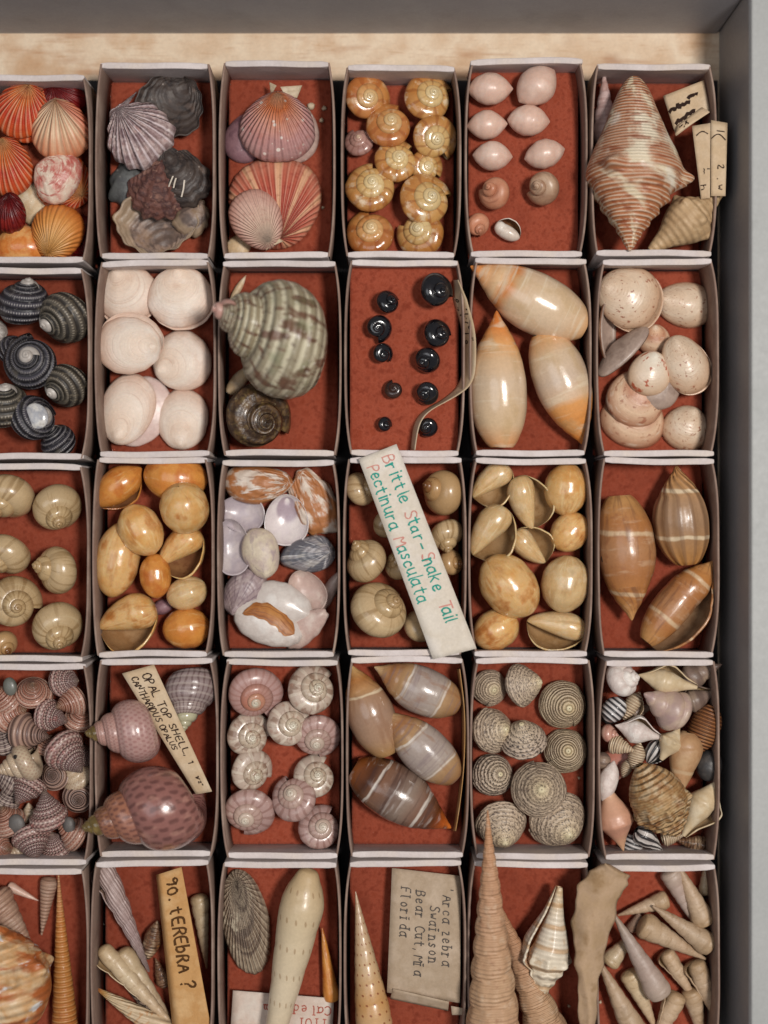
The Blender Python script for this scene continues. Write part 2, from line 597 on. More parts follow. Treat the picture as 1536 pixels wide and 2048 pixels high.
def valve_parts(w, hh, dome, m, point=.15, beak=.25, ribs=None, rings=None, th=3.5, wobble=.015, seed=0, inner=None, umbo=.84, sq=2.0, na=72, nr=26, ragged=0, skew=0, pw=.62):
    al = np.linspace(0, 2 * np.pi, na, endpoint=False)
    rr = np.linspace(0.0, 1, nr) ** .85
    r = np.random.default_rng(seed)
    ca, sa = np.cos(al), np.sin(al)
    ox = np.sign(ca) * np.abs(ca) ** (2 / sq)
    oy = np.sign(sa) * np.abs(sa) ** (2 / sq) * (1 - point * ca) + skew * (1 - ca) * .5
    rag = 1 + ragged * (r.normal(size=4)[:, None] * np.sin(np.array([3, 5, 8, 13])[:, None] * al + r.uniform(0, 6, 4)[:, None])).sum(0) * .5
    beta = np.arctan2(oy, ox - umbo)
    RO, AL = np.meshgrid(rr, np.arange(na), indexing='ij')
    OX, OY, BE = ox[AL], oy[AL], beta[AL]
    X = umbo + RO * (OX - umbo)
    Y = RO * OY
    q2 = (X ** 2 + (Y / (1 - point * np.clip(X, -1, 1))) ** 2)
    Z = dome * (np.clip(1 - q2, 0, 1) ** pw) + dome * beak * np.exp(-(((X - umbo) / .22) ** 2 + (Y / .25) ** 2)) * (1 - RO ** 4)
    if ribs:
        Rb = np.cos(ribs[0] * BE)
        Z = Z + dome * ribs[1] * Rb * np.clip(RO * 1.4, 0, 1)
        e = 1 + ribs[1] * .12 * Rb * RO ** 3
        X = umbo + (X - umbo) * e
        Y = Y * e
    if rings:
        Z = Z + dome * rings[1] * np.sin(2 * np.pi * rings[0] * RO ** 1.3)
    X = X * rag[AL] ** (RO * 1.0)
    Y = Y * rag[AL] ** (RO * 1.0)
    top = np.stack([X * hh / 2, Y * w / 2, Z], -1)
    bot = top.copy()[::-1]
    bot[..., 2] -= th
    bot[..., :2] *= 1 - .012
    vv = np.linspace(0, 1, na + 1)
    uvt = np.stack(np.meshgrid(vv, rr, indexing='xy'), -1)          # (nr, na+1, 2): u angle, v radius
    f = lambda A: wob(A + np.array([0, 0, dome]), wobble, 1.3, seed) - np.array([0, 0, dome])
    ttt = np.stack([uvt[..., 1], uvt[..., 0]], -1)
    if inner is None:
        V = np.concatenate([top, bot], 0)
        return [(None, f(V), np.concatenate([uvt, uvt[::-1]], 0), np.concatenate([ttt, ttt[::-1]], 0), True, m, False)]
    edge = np.concatenate([top[-1:], bot], 0)
    uve = np.concatenate([uvt[-1:], uvt[::-1]], 0)
    tte = np.concatenate([ttt[-1:], ttt[::-1]], 0)
    return [(None, f(top), uvt, ttt, True, m, False), ("inner_surface", f(edge), uve, tte, True, inner, False)]


def va(px, py, w, hh, az, dome, m, tail, lift=0, pitch=0, roll=0, up=False, ears=(), earm=None, pair=None, name=None, **kw):
    """w across, hh from the beak to the margin, az image direction of the beak; up = hollow side up"""
    sd = int(px * 3 + py * 11)
    q = {k: v for k, v in kw.items() if k not in ('cat', 'group')}
    parts = valve_parts(w, hh, dome, m, seed=sd, **q)
    if pair:
        nm, uv = pair[0], parts[0][2]
        lowp = valve_parts(w * pair[3], hh * pair[3], dome * .6, pair[4] if len(pair) > 4 else m, seed=sd + 1, **{k: v for k, v in q.items() if k != 'inner'})[0]
        V = lowp[1] * np.array([1, 1, -1]) + np.array([pair[1], pair[2], -3.0])
        parts.append((nm, V, lowp[2], lowp[3], True, lowp[5], True))
    for side, ln, dp, *ex in ears:
        ex = ex[0] if ex else 0
        c = np.array([[.97 + ex * .6, .05 * side], [.98 + ex, ln * side], [.98 - dp, (ln * .8) * side], [.80, .22 * side]]) * np.array([hh / 2, w / 2])
        n = 8
        G = np.zeros((n, n, 3))
        for i in range(n):
            for j in range(n):
                s, t2 = i / (n - 1), j / (n - 1)
                G[i, j, :2] = (c[0] * (1 - t2) + c[3] * t2) * (1 - s) + (c[1] * (1 - t2) + c[2] * t2) * s
                G[i, j, 2] = dome * .32 * (1 - .5 * s) + 1.2 * math.sin(t2 * 14)
        B = G[::-1].copy()
        B[..., 2] -= 4
        G = np.concatenate([G, B], 0)
        uvg = np.zeros(G.shape[:2] + (2,))
        uvg[..., 0] = .3 + .2 * np.linspace(0, 1, n)[None]
        uvg[..., 1] = np.concatenate([np.linspace(0, 1, n), np.linspace(1, 0, n)])[:, None]
        parts.append(("ear", G, uvg, uvg, False, earm or m, side > 0))
    R = (Matrix.Rotation(math.radians(az), 3, 'Z') @ Matrix.Rotation(math.radians(pitch), 3, 'Y')
         @ Matrix.Rotation(math.radians(roll + (180 if up else 0)), 3, 'X'))
    return place(parts, R, px, py, lift, name or CUR['name'], lab(tail), kw.get('cat', CUR['cat']), kw.get('group', CUR['group']))


def blob_child(root, name, px, py, z, w, hh, dome, az, m):
    """a flattened button (operculum, tip...) fixed to a shell"""
    t = np.linspace(0, np.pi, 14)
    p = np.linspace(0, 2 * np.pi, 24, endpoint=False)
    T, PH = np.meshgrid(t, p, indexing='ij')
    c, s = math.cos(math.radians(az)), math.sin(math.radians(az))
    x, y, zz = np.sin(T) * np.cos(PH) * w / 2, np.sin(T) * np.sin(PH) * hh / 2, np.cos(T) * dome
    V = np.stack([x * c - y * s, x * s + y * c, zz], -1) * S
    uv = np.stack(np.meshgrid(t / np.pi, np.linspace(0, 1, 25), indexing='ij'), -1)
    me = grid_mesh(name, V, uv, uv, True, m, False)
    o = newobj(name, me, root)
    bpy.context.view_layer.update()
    o.matrix_parent_inverse = root.matrix_world.inverted()
    o.matrix_basis = Matrix.Translation(P(px, py, z))
    return o


# ------------------------------------------------------------------ paper and handwriting
def sheet(f, ns, nt, th, name, m, label, cat, group=None):
    """f(s,t) in 0..1 -> (px, py, z); a thin sheet with real thickness"""
    G = np.zeros((ns, nt, 3))
    for i in range(ns):
        for j in range(nt):
            G[i, j] = P(*f(i / (ns - 1), j / (nt - 1)))
    c = G.reshape(-1, 3).mean(0)
    gs, gt = np.gradient(G, axis=0), np.gradient(G, axis=1)
    N = np.cross(gs, gt)
    N /= np.linalg.norm(N, axis=-1, keepdims=True) + 1e-12
    if N[..., 2].mean() < 0:
        N = -N
    Bt = G - N * th * S
    ring = np.concatenate([G, Bt[:, ::-1]], 1)        # closed around t
    ring = np.concatenate([ring[:1] * .5 + ring[:1, ::-1] * .5, ring, ring[-1:] * .5 + ring[-1:, ::-1] * .5], 0)
    n, k = ring.shape[:2]
    uv = np.stack(np.meshgrid(np.linspace(0, 1, n), np.linspace(0, 2, k + 1), indexing='ij'), -1)
    me = grid_mesh(name, ring - c, uv, uv, True, m, True, smooth=False)
    o = newobj(name, me)
    o.location = c
    tag(o, label, cat, group)
    return o, c


GL = {
    'A': '0,0 2,6 4,0|.8,2.2 3.3,2.2', 'B': '0,0 0,6 2.4,6 3.4,4.8 2.4,3.3 0,3.2|2.4,3.3 3.9,1.8 2.6,0 0,0',
    'C': '3.8,5.1 2.6,6 1,5.6 0,3.2 .8,.6 2.6,0 4,1', 'D': '.3,0 .3,6 2.2,5.8 3.9,3.4 2.6,.5 .3,0',
    'E': '3.4,6 0,6 0,0 3.6,0|0,3.1 2.8,3.1', 'F': '3.5,6 .2,6 .2,0|.2,3.1 2.6,3.1', 'H': '0,0 0,6|3.6,0 3.6,6|0,3 3.6,3',
    'I': '1,0 1,6', 'L': '0,6 0,0 3.4,0', 'M': '0,0 .4,6 2.2,2 4,6 4.4,0', 'N': '0,0 .2,6 3.4,0 3.6,6',
    'O': '2,6 .3,5 0,3 .6,.7 2,0 3.6,.8 4,3 3.4,5.2 2,6', 'P': '.2,0 .2,6 2.6,6 3.7,4.6 2.6,3 .2,2.8',
    'R': '.2,0 .2,6 2.6,6 3.6,4.7 2.6,3.2 .2,3|1.8,3.1 3.8,0', 'S': '3.6,5.2 2.2,6 .6,5.2 .8,3.7 2.8,2.8 3.6,1.4 2.2,0 .2,.8',
    'T': '0,6 4,6|2,6 2,0', 'U': '0,6 .1,1.4 1.8,0 3.4,1.2 3.6,6', 'G': '3.8,5 2,6 .2,4 .4,1 2.4,0 3.8,1.2 3.8,2.8 2.4,2.8',
    'a': '3,3.4 1.6,4 .2,2.8 .3,.8 1.6,0 3,1.2|3,4 3,.6 3.6,0', 'b': '.3,6 .3,.3|.3,2.8 1.6,3.9 3,2.8 2.9,.9 1.6,0 .3,.6',
    'c': '3,3.2 1.8,4 .4,3 .3,1 1.6,0 3.1,.8', 'd': '3,6 3,0|3,3.2 1.6,4 .2,2.6 .4,.7 1.6,0 3,.9',
    'e': '.3,2 3,2.2 2.6,3.6 1.5,4 .3,2.8 .4,.8 1.6,0 3,.7', 'f': '3,5.4 2.2,6 1.4,5 1.4,0|.2,3.6 2.8,3.6',
    'h': '.3,6 .3,0|.3,2.8 1.7,4 2.8,3.2 3,0', 'i': '.8,4 .8,0|.8,5.4 .85,5.7', 'k': '.3,6 .3,0|2.8,4 .5,1.9|1.2,2.4 3,0',
    'l': '.8,6 .8,.5 1.4,0', 'n': '.3,4 .3,0|.3,2.8 1.7,4 2.8,3.2 3,0', 'o': '1.7,4 .4,3.2 .3,1 1.7,0 3,1 3,3 1.7,4',
    'r': '.4,4 .5,0|.5,2.6 1.6,3.9 2.6,3.7', 's': '2.8,3.4 1.6,4 .5,3.2 1.4,2.2 2.8,1.3 1.8,0 .2,.5', 't': '1.4,5.6 1.4,.6 2.6,0|.2,4 2.9,4',
    'u': '.2,4 .3,1 1.4,0 2.9,1.2|2.9,4 2.9,.6 3.5,0', 'v': '.2,4 1.6,0 3,4', 'w': '0,4 .9,0 1.8,3 2.8,0 3.7,4', 'z': '.3,4 3,4 .2,0 3.2,0',
    'm': '0,4 0,0|0,3 1,4 1.8,3 1.8,0|1.8,3 2.9,4 3.6,3 3.6,0', 'g': '3,3.4 1.6,4 .2,2.6 1.4,.6 3,1.4|3,4 3,-1 1.6,-2 .3,-1.4',
    'p': '.3,4 .3,-2|.3,3 1.6,4 3,2.8 2.8,.8 1.5,0 .3,.8', 'y': '.2,4 1.6,.6|3,4 .9,-2',
    '0': '2,6 .4,5 0,3 .6,.7 2,0 3.4,.8 3.8,3 3.2,5.2 2,6', '9': '3.4,4.6 2,6 .4,4.8 1.4,3.2 3.3,4.4 3.5,5.6 3.2,2 2.4,0', '1': '.6,4.8 1.6,6 1.6,0',
    '2': '.3,4.8 1.6,6 3.2,4.8 .2,0 3.6,0', '?': '.3,5 1.6,6.2 3.3,5.2 2.8,3.8 1.5,3 1.4,1.8|1.4,.3 1.5,.1', '.': '.8,.1 .95,.3', ',': '1,.5 .6,-1',
    '-': '.5,2.4 3.2,2.5', '"': '.6,6.4 .5,5|1.6,6.4 1.5,5', '/': '0,0 3,6', '(': '2,6.5 .8,4 .8,2 2,-.5',
    "'": '.8,6.4 .7,5', ':': '.8,.5 .9,.7|.8,3 .9,3.2', '~': '0,2 1.4,3.4 2.8,1.6 4.2,3 5.6,2', 'x': '.2,4 3,0|3,4 .2,0',
}


def chaikin(p, n=2):
    p = np.array(p, float)
    for _ in range(n):
        if len(p) < 3:
            return p
        a = p[:-1] * .75 + p[1:] * .25
        b = p[:-1] * .25 + p[1:] * .75
        q = np.empty((2 * len(a), 2))
        q[0::2], q[1::2] = a, b
        p = np.concatenate([p[:1], q[1:-1], p[-1:]])
    return p


def lettering(root, c, f, Ls, Lt, lines, m, wd, jit=.25, adv=4.9, serif=False, seed=1, pick=None, name="lettering", upm=None):
    """lines = (text, s0, t0, size): s along reading, t down, in pixels from the start corner; size = cap height in pixels"""
    r = np.random.default_rng(seed)
    vs, fs = [], []
    for text, s0, t0, size, *ex in lines:
        u = size / 6.0
        st = ex[0] if ex else 1.0
        x = s0
        for ch in text:
            if ch == ' ':
                x += adv * .75 * u * st
                continue
            wch = 2.0 if ch in "il.,:'I1" else (5.6 if ch in 'mMw' else adv)
            if serif:
                wch = adv
            draw = pick is None or pick(ch)
            ox, oy, sl, sz = r.normal(size=4) * jit * np.array([.3, .5, .25, .16])
            for stroke in GL.get(ch, '').split('|'):
                if not stroke or not draw:
                    continue
                pts = [tuple(map(float, q.split(','))) for q in stroke.split()]
                p = chaikin(pts, 2 if not serif else 1)
                segs = [p]
                if serif and len(p) >= 2:
                    for e, e2 in ((p[0], p[1]), (p[-1], p[-2])):
                        if abs(e[0] - e2[0]) < .2 and (abs(e[1]) < .3 or abs(e[1] - 4) < .3 or abs(e[1] - 6) < .3):
                            segs.append(np.array([[e[0] - .8, e[1]], [e[0] + .8, e[1]]]))
                for p in segs:
                    p = p * (1 + sz)
                    X = x + (p[:, 0] * st + ox + sl * p[:, 1] * .25) * u
                    Y = t0 - (p[:, 1] + oy) * u
                    q = np.stack([X, Y], -1)
                    dq = np.gradient(q, axis=0)
                    nn = np.stack([-dq[:, 1], dq[:, 0]], -1)
                    nn /= np.linalg.norm(nn, axis=1, keepdims=True) + 1e-9
                    q[0] -= dq[0] / (np.linalg.norm(dq[0]) + 1e-9) * wd * .4
                    q[-1] += dq[-1] / (np.linalg.norm(dq[-1]) + 1e-9) * wd * .4
                    ww = wd / 2 * (1 + .18 * r.normal(size=len(q)))[:, None]
                    b = len(vs)
                    for a0, a1 in zip(q + nn * ww, q - nn * ww):
                        for a in (a0, a1):
                            X3 = f(min(max(a[0] / Ls, 0), 1), min(max(a[1] / Lt, 0), 1))
                            vs.append(P(X3[0], X3[1], X3[2] + .7) - Vector(c))
                    for i in range(len(q) - 1):
                        fs.append((b + 2 * i, b + 2 * i + 1, b + 2 * i + 3, b + 2 * i + 2))
            x += wch * u * st * (1 + .05 * r.normal() * (0 if serif else 1))
    if not vs:
        return None
    o = newobj(name, poly_mesh(name, vs, fs, m), root)
    return o


def quad(P0, P1, P2, P3, bulge=0, curl=0, tw=0):
    """corner pixels with z: reading start, reading end, then the lower edge"""
    P0, P1, P2, P3 = map(np.array, (P0, P1, P2, P3))

    def f(s, t):
        q = (P0 * (1 - s) + P1 * s) * (1 - t) + (P3 * (1 - s) + P2 * s) * t
        z = q[2] + bulge * math.sin(math.pi * s) + curl * (t - .5) ** 2 * 4 + tw * math.sin(6 * s + 2 * t)
        return q[0], q[1], z
    return f


# ================================================================== the drawer
wood = mat('pale_wood', ['cdae8e', 'dfcab0', 'c29a74'], f=.7, rough=.6, var=0, pats=[('a56a3c', .55, 'gr', .5, 7, .52, .72), ('8c5228', .5, 'spot', .5, .60, .74), ('b07c4c', .4, 'gr', 2, 14, .55, .7)], bumps=[('n', 3, .6)])
paint_in = mat('grey_drawer_paint', ['979599', '8d8b8f'], f=.6, rough=.5, var=0, pats=[('5f5a57', .3, 'spot', .8, .5, .75), ('9a9592', .4, 'gr', 4, 20, .70, .8)], bumps=[('n', 2, .4)])
paint_side = mat('shaded_grey_paint', ['918f90', '878586'], f=.6, rough=.5, var=0, pats=[('a49e98', .4, 'spot', 1.5, .6, .8)], bumps=[('n', 2, .4)])
gap_shade = mat('dark_gap_shade', ['2c2a2c', '343032'], f=2, rough=.8, var=0)  # near-black colour standing in for the shade in the gaps between boxes
paint_top = mat('pale_grey_edge_paint', ['a4a4a2', '9d9e9c'], f=.6, rough=.55, var=0, pats=[('8e8d8a', .4, 'spot', 2, .6, .8)])
card = mat('white_card', ['d6cbc8', 'cabeba', 'd2c4ba'], f=1.5, rough=.75, var=.08, spec=.3, pats=[('a8968a', .45, 'spot', 5, .64, .8), ('9a8678', .5, 'gr', 9, 10, .68, .78)], bumps=[('n', 6, .5)])
card_in = mat('grey_card', ['957d70', '856d61', 'a08a7c'], f=1.2, rough=.8, var=.16, spec=.25, pats=[('6d564a', .4, 'spot', 3, .6, .8), ('b09c8e', .4, 'gr', 6, 8, .6, .78)], bumps=[('n', 6, .5)])
felt = mat('rust_felt', ['873c28', '944834', '7b3524'], f=8, rough=.95, var=.3, spec=.1, sheen=.10, pats=[('a4624c', .30, 'spot', 60, .56, .7), ('5c281c', .25, 'spot', 50, .58, .75), ('6d3022', .45, 'spot', 1.2, .5, .75), ('d0b8a8', .8, 'spot', 34, .765, .79)], bumps=[('n', 50, 1.0), ('n', 14, .6), ('n', 2, 1.5)])


def X_(px):
    return (px - 768) * S


def Y_(py):
    return (1024 - py) * S


drawer = newobj("drawer", None)
drawer.location = (0, 0, -135 * S)
tag(drawer, "shallow grey painted wooden drawer holding the rows of shell boxes", "drawer")
XW, YW = 704, 1005      # inner faces of the drawer in true pixels from the centre


def dpart(name, x0, x1, y0, y1, z0, z1, m, bev=0):
    o = newobj(name, box_mesh(name, x0 * S, x1 * S, y0 * S, y1 * S, (z0 + 135) * S, (z1 + 135) * S, m, bev * S), drawer)
    return o


dpart("floor_board", -1300, XW + 10, -1500, YW + 10, -152, -135, wood)
dpart("gap_shade_sheet", -1290, XW - 4, -1490, YW - 100, -134.6, -131, gap_shade)  # dark sheet added over the floor board to make the box gaps look shaded
dpart("side_panel", XW, XW + 150, -1500, YW + 160, -150, 99, paint_side, 5)
dpart("top_edge", XW + 2.5, XW + 148, -1500, YW + 158, 97, 104, paint_top, 3)
dpart("back_panel", -1300, XW - .6, YW, YW + 150, -150, 99, paint_in, 6)
# ================================================================== the boxes
RECT = {
    (1, 1): (-62, 182, 148, 523), (1, 2): (188, 431, 124, 517), (1, 3): (435, 672, 121, 517), (1, 4): (680, 924, 130, 516), (1, 5): (929, 1177, 117, 512), (1, 6): (1181, 1436, 126, 514),
    (2, 1): (-62, 180, 534, 921), (2, 2): (187, 432, 520, 913), (2, 3): (434, 684, 519, 914), (2, 4): (687, 931, 517, 912), (2, 5): (938, 1185, 514, 913), (2, 6): (1192, 1440, 516, 913),
    (3, 1): (-66, 178, 930, 1324), (3, 2): (182, 428, 915, 1315), (3, 3): (432, 681, 918, 1315), (3, 4): (684, 935, 914, 1313), (3, 5): (936, 1187, 914, 1313), (3, 6): (1194, 1441, 914, 1315),
    (4, 1): (-62, 184, 1328, 1731), (4, 2): (187, 437, 1317, 1717), (4, 3): (439, 688, 1319, 1719), (4, 4): (690, 940, 1315, 1717), (4, 5): (939, 1192, 1317, 1719), (4, 6): (1196, 1442, 1319, 1724),
    (5, 1): (-66, 178, 1738, 2135), (5, 2): (178, 428, 1721, 2122), (5, 3): (433, 684, 1723, 2124), (5, 4): (686, 934, 1722, 2124), (5, 5): (934, 1188, 1723, 2124), (5, 6): (1192, 1443, 1728, 2128),
}
LINER = {(1, 5): -62, (2, 4): -42, (4, 3): -92, (4, 4): -84, (5, 4): -78, (2, 5): -92, (4, 5): -92, (1, 3): -96, (5, 3): -88, (5, 5): -92}
ROWN = {1: "top", 2: "second", 3: "third", 4: "fourth", 5: "bottom"}
COLN = {1: "first", 2: "second", 3: "third", 4: "fourth", 5: "fifth", 6: "sixth"}
BOXDESC = {
    (1, 1): "of orange scallops", (1, 2): "of dark encrusted bivalves", (1, 3): "of pink scallops", (1, 4): "of amber snails", (1, 5): "of pale pink oval shells",
    (1, 6): "with the big striped conch", (2, 1): "of black top shells", (2, 2): "of white clams", (2, 3): "with the big green turban", (2, 4): "of black bead shells",
    (2, 5): "of three cream olive shells", (2, 6): "of speckled clams", (3, 1): "of tan moon snails, beside orange bubble shells", (3, 2): "of orange bubble shells", (3, 3): "of slipper shells",
    (3, 4): "of moon snails under the long paper strip", (3, 5): "of open amber bubble shells", (3, 6): "of three brown spindle shells", (4, 1): "heaped with small pink top shells", (4, 2): "of opal top shells",
    (4, 3): "of pinkish button snails", (4, 4): "of four brown olive shells", (4, 5): "of dotted grey top shells", (4, 6): "heaped with mixed shells",
    (5, 1): "with a thin orange auger", (5, 2): "of augers under a buff strip", (5, 3): "with a big cream auger", (5, 4): "with one spotted auger", (5, 5): "with two long tan augers", (5, 6): "of small cream augers",
}


def side_curve(xc, y0, y1, out, n=26):
    """outer line of a side wall, bowed outwards and pulled in at the corners"""
    pts = []
    for i in range(n + 1):
        s = i / n
        e = 1 - abs(2 * s - 1) ** 4
        pts.append((xc + out * (10 * e + 3 * math.sin(math.pi * s) - 10), y0 + (y1 - y0) * s))
    return pts


def make_box(key):
    r, c = key
    x0, x1, y0, y1 = RECT[key]
    rg = random.Random(r * 10 + c)
    zb = -125
    fl = LINER.get(key, -104)
    root = newobj("specimen_box", None)
    cx, cy = (x0 + x1) / 2, (y0 + y1) / 2
    root.location = (X_(cx), Y_(cy), zb * S)
    tag(root, f"white card box {BOXDESC[key]}, {COLN[c]} in the {ROWN[r]} row", "box", "white card specimen boxes in the drawer")
    L = lambda px, py, z: ((px - cx) * S, (cy - py) * S, (z - zb) * S)
    # end walls, folded double, white rims
    for ya, yb, nm in ((y0, y0 + 13, 0), (y1 - 13, y1, 1)):
        import bmesh
        bm = bmesh.new()
        t1, t2, t3 = rg.uniform(-2.2, 2.2), rg.uniform(-2.2, 2.2), rg.uniform(-2, 1)
        xa, xb = x0 + 13 + rg.uniform(-2, 3), x1 - 13 + rg.uniform(-3, 2)
        ns = 14
        bow, sag, ph = rg.uniform(-3.0, 3.0), rg.uniform(-2.5, 1.5), rg.uniform(0, 6)
        rings = []
        for q in range(ns + 1):
            s_ = q / ns
            px = xa + (xb - xa) * s_
            dy = t1 + (t2 - t1) * s_ + bow * math.sin(math.pi * s_) + .5 * math.sin(9 * s_ + ph)
            zt = -1 + t3 + sag * math.sin(math.pi * s_) + .6 * math.sin(13 * s_ + ph)
            pinch = 2.0 if q in (0, ns) else 0
            prof_ = ((ya, zb), (ya + dy + pinch, zt), (yb + dy - pinch, zt), (yb + dy * .8 - 1.5, -16), (yb - 10, zb)) if nm == 0 else ((ya + 10, zb), (ya + dy * .8 + 1.5, -16), (ya + dy + pinch, zt), (yb + dy - pinch, zt), (yb, zb))
            rings.append([bm.verts.new(L(px, y_, z_)) for y_, z_ in prof_])
        for q in range(ns):
            for a_ in range(5):
                b2 = (a_ + 1) % 5
                bm.faces.new([rings[q][a_], rings[q][b2], rings[q + 1][b2], rings[q + 1][a_]])
        bm.faces.new(rings[0])
        bm.faces.new(rings[-1][::-1])
        bmesh.ops.recalc_face_normals(bm, faces=list(bm.faces))
        bm.edges.ensure_lookup_table()
        lng = [e for e in bm.edges if e.is_manifold and e.calc_face_angle(0) > .8]
        bmesh.ops.bevel(bm, geom=lng, offset=2.4 * S, segments=2, affect='EDGES', profile=.5)
        me = bpy.data.meshes.new("end_wall")
        bm.to_mesh(me)
        bm.free()
        me.materials.append(card)
        newobj("end_wall", me, root)
    # side walls: bowed single card
    for xc, out in ((x0 + 4, -1), (x1 - 4, 1)):
        th = 4.5
        o = side_curve(xc, y0 + 4, y1 - 4, out * rg.uniform(.8, 1.15))
        top = -2 + rg.uniform(-2, 1)
        n = len(o)
        V = np.zeros((n, 8, 3))
        for i, (px, py) in enumerate(o):
            dz = 1.5 * math.sin(i * .45 + c)
            edge = 1 if 0 < i < n - 1 else 0
            sq = [(0, zb), (0, top - 1.5), (.25, top), (.75, top), (1, top - 1.5), (1, zb), (.7, zb), (.3, zb)]
            for j, (a, z) in enumerate(sq):
                V[i, j] = L(px - out * th * a, py, z + (dz if z > zb else 0))
        uv = np.zeros((n, 9, 2))
        me = grid_mesh("side_wall", V, uv, uv, True, card_in, out > 0, smooth=False)
        # close both ends
        newobj("side_wall", me, root)
    bx = lambda name, a, b_, c_, d, z0, z1, m, bev=0: newobj(name, box_mesh(name, (a - cx) * S, (b_ - cx) * S, (cy - d) * S, (cy - c_) * S, (z0 - zb) * S, (z1 - zb) * S, m, bev * S), root)
    bx("base", x0 + 14, x1 - 14, y0 + 15, y1 - 15, zb + 1, zb + 5, card_in)
    # felt pad, a fibrous slab with a slightly uneven surface
    fx0, fx1, fy0, fy1 = x0 + 12, x1 - 12, y0 + 8, y1 - 8
    nx, ny = 40, 60
    V = np.zeros((nx + 2, ny + 2, 3))
    for i in range(nx + 2):
        for j in range(ny + 2):
            a = min(max(i - 1, 0), nx - 1) / (nx - 1)
            b_ = min(max(j - 1, 0), ny - 1) / (ny - 1)
            low = i in (0, nx + 1) or j in (0, ny + 1)
            z = fl + 1.2 * math.sin(a * 7 + r) * math.sin(b_ * 9 + c) + rg.uniform(-.3, .3)
            V[i, j] = L(fx0 + (fx1 - fx0) * a, fy0 + (fy1 - fy0) * b_, max(zb + 6, fl - 16) if low else z)
    newobj("felt_liner", grid_mesh("felt_liner", V, None, None, False, felt, True), root)
    return root


for key in RECT:
    make_box(key)


def B(r, c, k, name, cat, group):
    CUR.update(floor=LINER.get((r, c), -104), k=k, name=name, cat=cat, group=group)


# ================================================================== shell materials
def ribc(c, n=30, s=.35):
    return (c, s, 'ax', n, .1, .2, .9)


m_so = mat('orange_scallop', ['e9ab6c', 'd9702f', 'b9371c', 'd05a2a'], on='v', f=2.5, wrp=.6, rough=.45, pats=[('f0c9a0', .35, 'ax', 26, .15, .1, .9), ('a82a18', .45, 'uvn', 3, 5, .5, .7)], bumps=[('ax', 26, .1, 1.2), ('uvn', 2, 40, .6)], spec=.4)
m_sp = mat('peach_scallop', ['dba172', 'e2c3a2', 'e0bb98', 'cf8560'], on='v', f=2.5, wrp=.5, rough=.45, pats=[('c06a44', .5, 'ax', 24, .15, .2, .95), ('c74a30', .6, 'bu', .78, .07, .08)], bumps=[('ax', 24, .1, 1.4)])
m_sy = mat('yellow_scallop', ['e09a48', 'e0aa68', 'd9934c', 'c96d2c'], on='v', f=3, wrp=.4, rough=.45, pats=[('b86a2c', .35, 'ax', 30, .1, .2, .95)], bumps=[('ax', 30, .1, .9)])
m_sr = mat('red_scallop', ['7c1616', '5c0f14', '8c2018'], f=3, rough=.35, bumps=[('ax', 22, .1, 1)])
m_sm = mat('mottled_pink_scallop', ['e6d2bd', 'e0c2ae', 'c9786a'], f=5, rough=.4, pats=[('b5473f', .75, 'uvn', 6, 9, .5, .6), ('ece2d0', .5, 'spot', 12, .55, .68)], bumps=[('n', 12, .8)])
m_sg = mat('glossy_orange_valve', ['d88f4a', 'cb7634', 'dfac6c'], f=3, rough=.25, coat=.3, pats=[('c2502a', .4, 'uvn', 4, 5, .52, .7)])
m_cream = mat('cream_fragment', ['dcc6a4', 'cdaf88', 'e2d2b8'], f=4, rough=.5, bumps=[('n', 8, .8)])

m_dg = mat('lilac_grey_scallop', ['a48a8a', '8f7472', 'b8a29e', 'a8837e'], f=5, rough=.55, pats=[('d8c8ca', .65, 'ax', 24, .3, .4, .95), ('6d5258', .6, 'uvn', 18, 7, .5, .65), ('dccfc8', .7, 'vor', 6, .14, .25)], bumps=[('ax', 24, .3, 2), ('n', 12, 2)])
m_dk = mat('dark_slate_valve', ['3c322f', '4c403a', '302826', '65534a'], f=3.2, rough=.5, pats=[('8c7466', .6, 'spot', 3, .58, .72), ('b0a298', .6, 'vor', 7, .10, .2)], bumps=[('n', 6, 2.5), ('uvn', 3, 20, 2)])
m_dr = mat('red_brown_crust', ['5c3830', '6f463c', '4a2c2a', '835c4e'], f=5, rough=.7, pats=[('a07c68', .5, 'spot', 9, .6, .7)], bumps=[('n', 9, 4)])
m_db = mat('pale_brown_valve', ['7a6558', '5f4f48', '8f786a', '86694c'], f=3, rough=.45, pats=[('55483f', .5, 'spot', 5, .55, .7), ('b39a7c', .5, 'bt', .9, .1, .1)], bumps=[('n', 5, 2), ('uvn', 3, 16, 1.5)])
m_bg = mat('blue_grey_valve', ['4c4c4e', '5f605f', '3c3a3a'], f=4, rough=.5, pats=[('a8a098', .7, 'vor', 6, .12, .24)], bumps=[('n', 8, 2)])

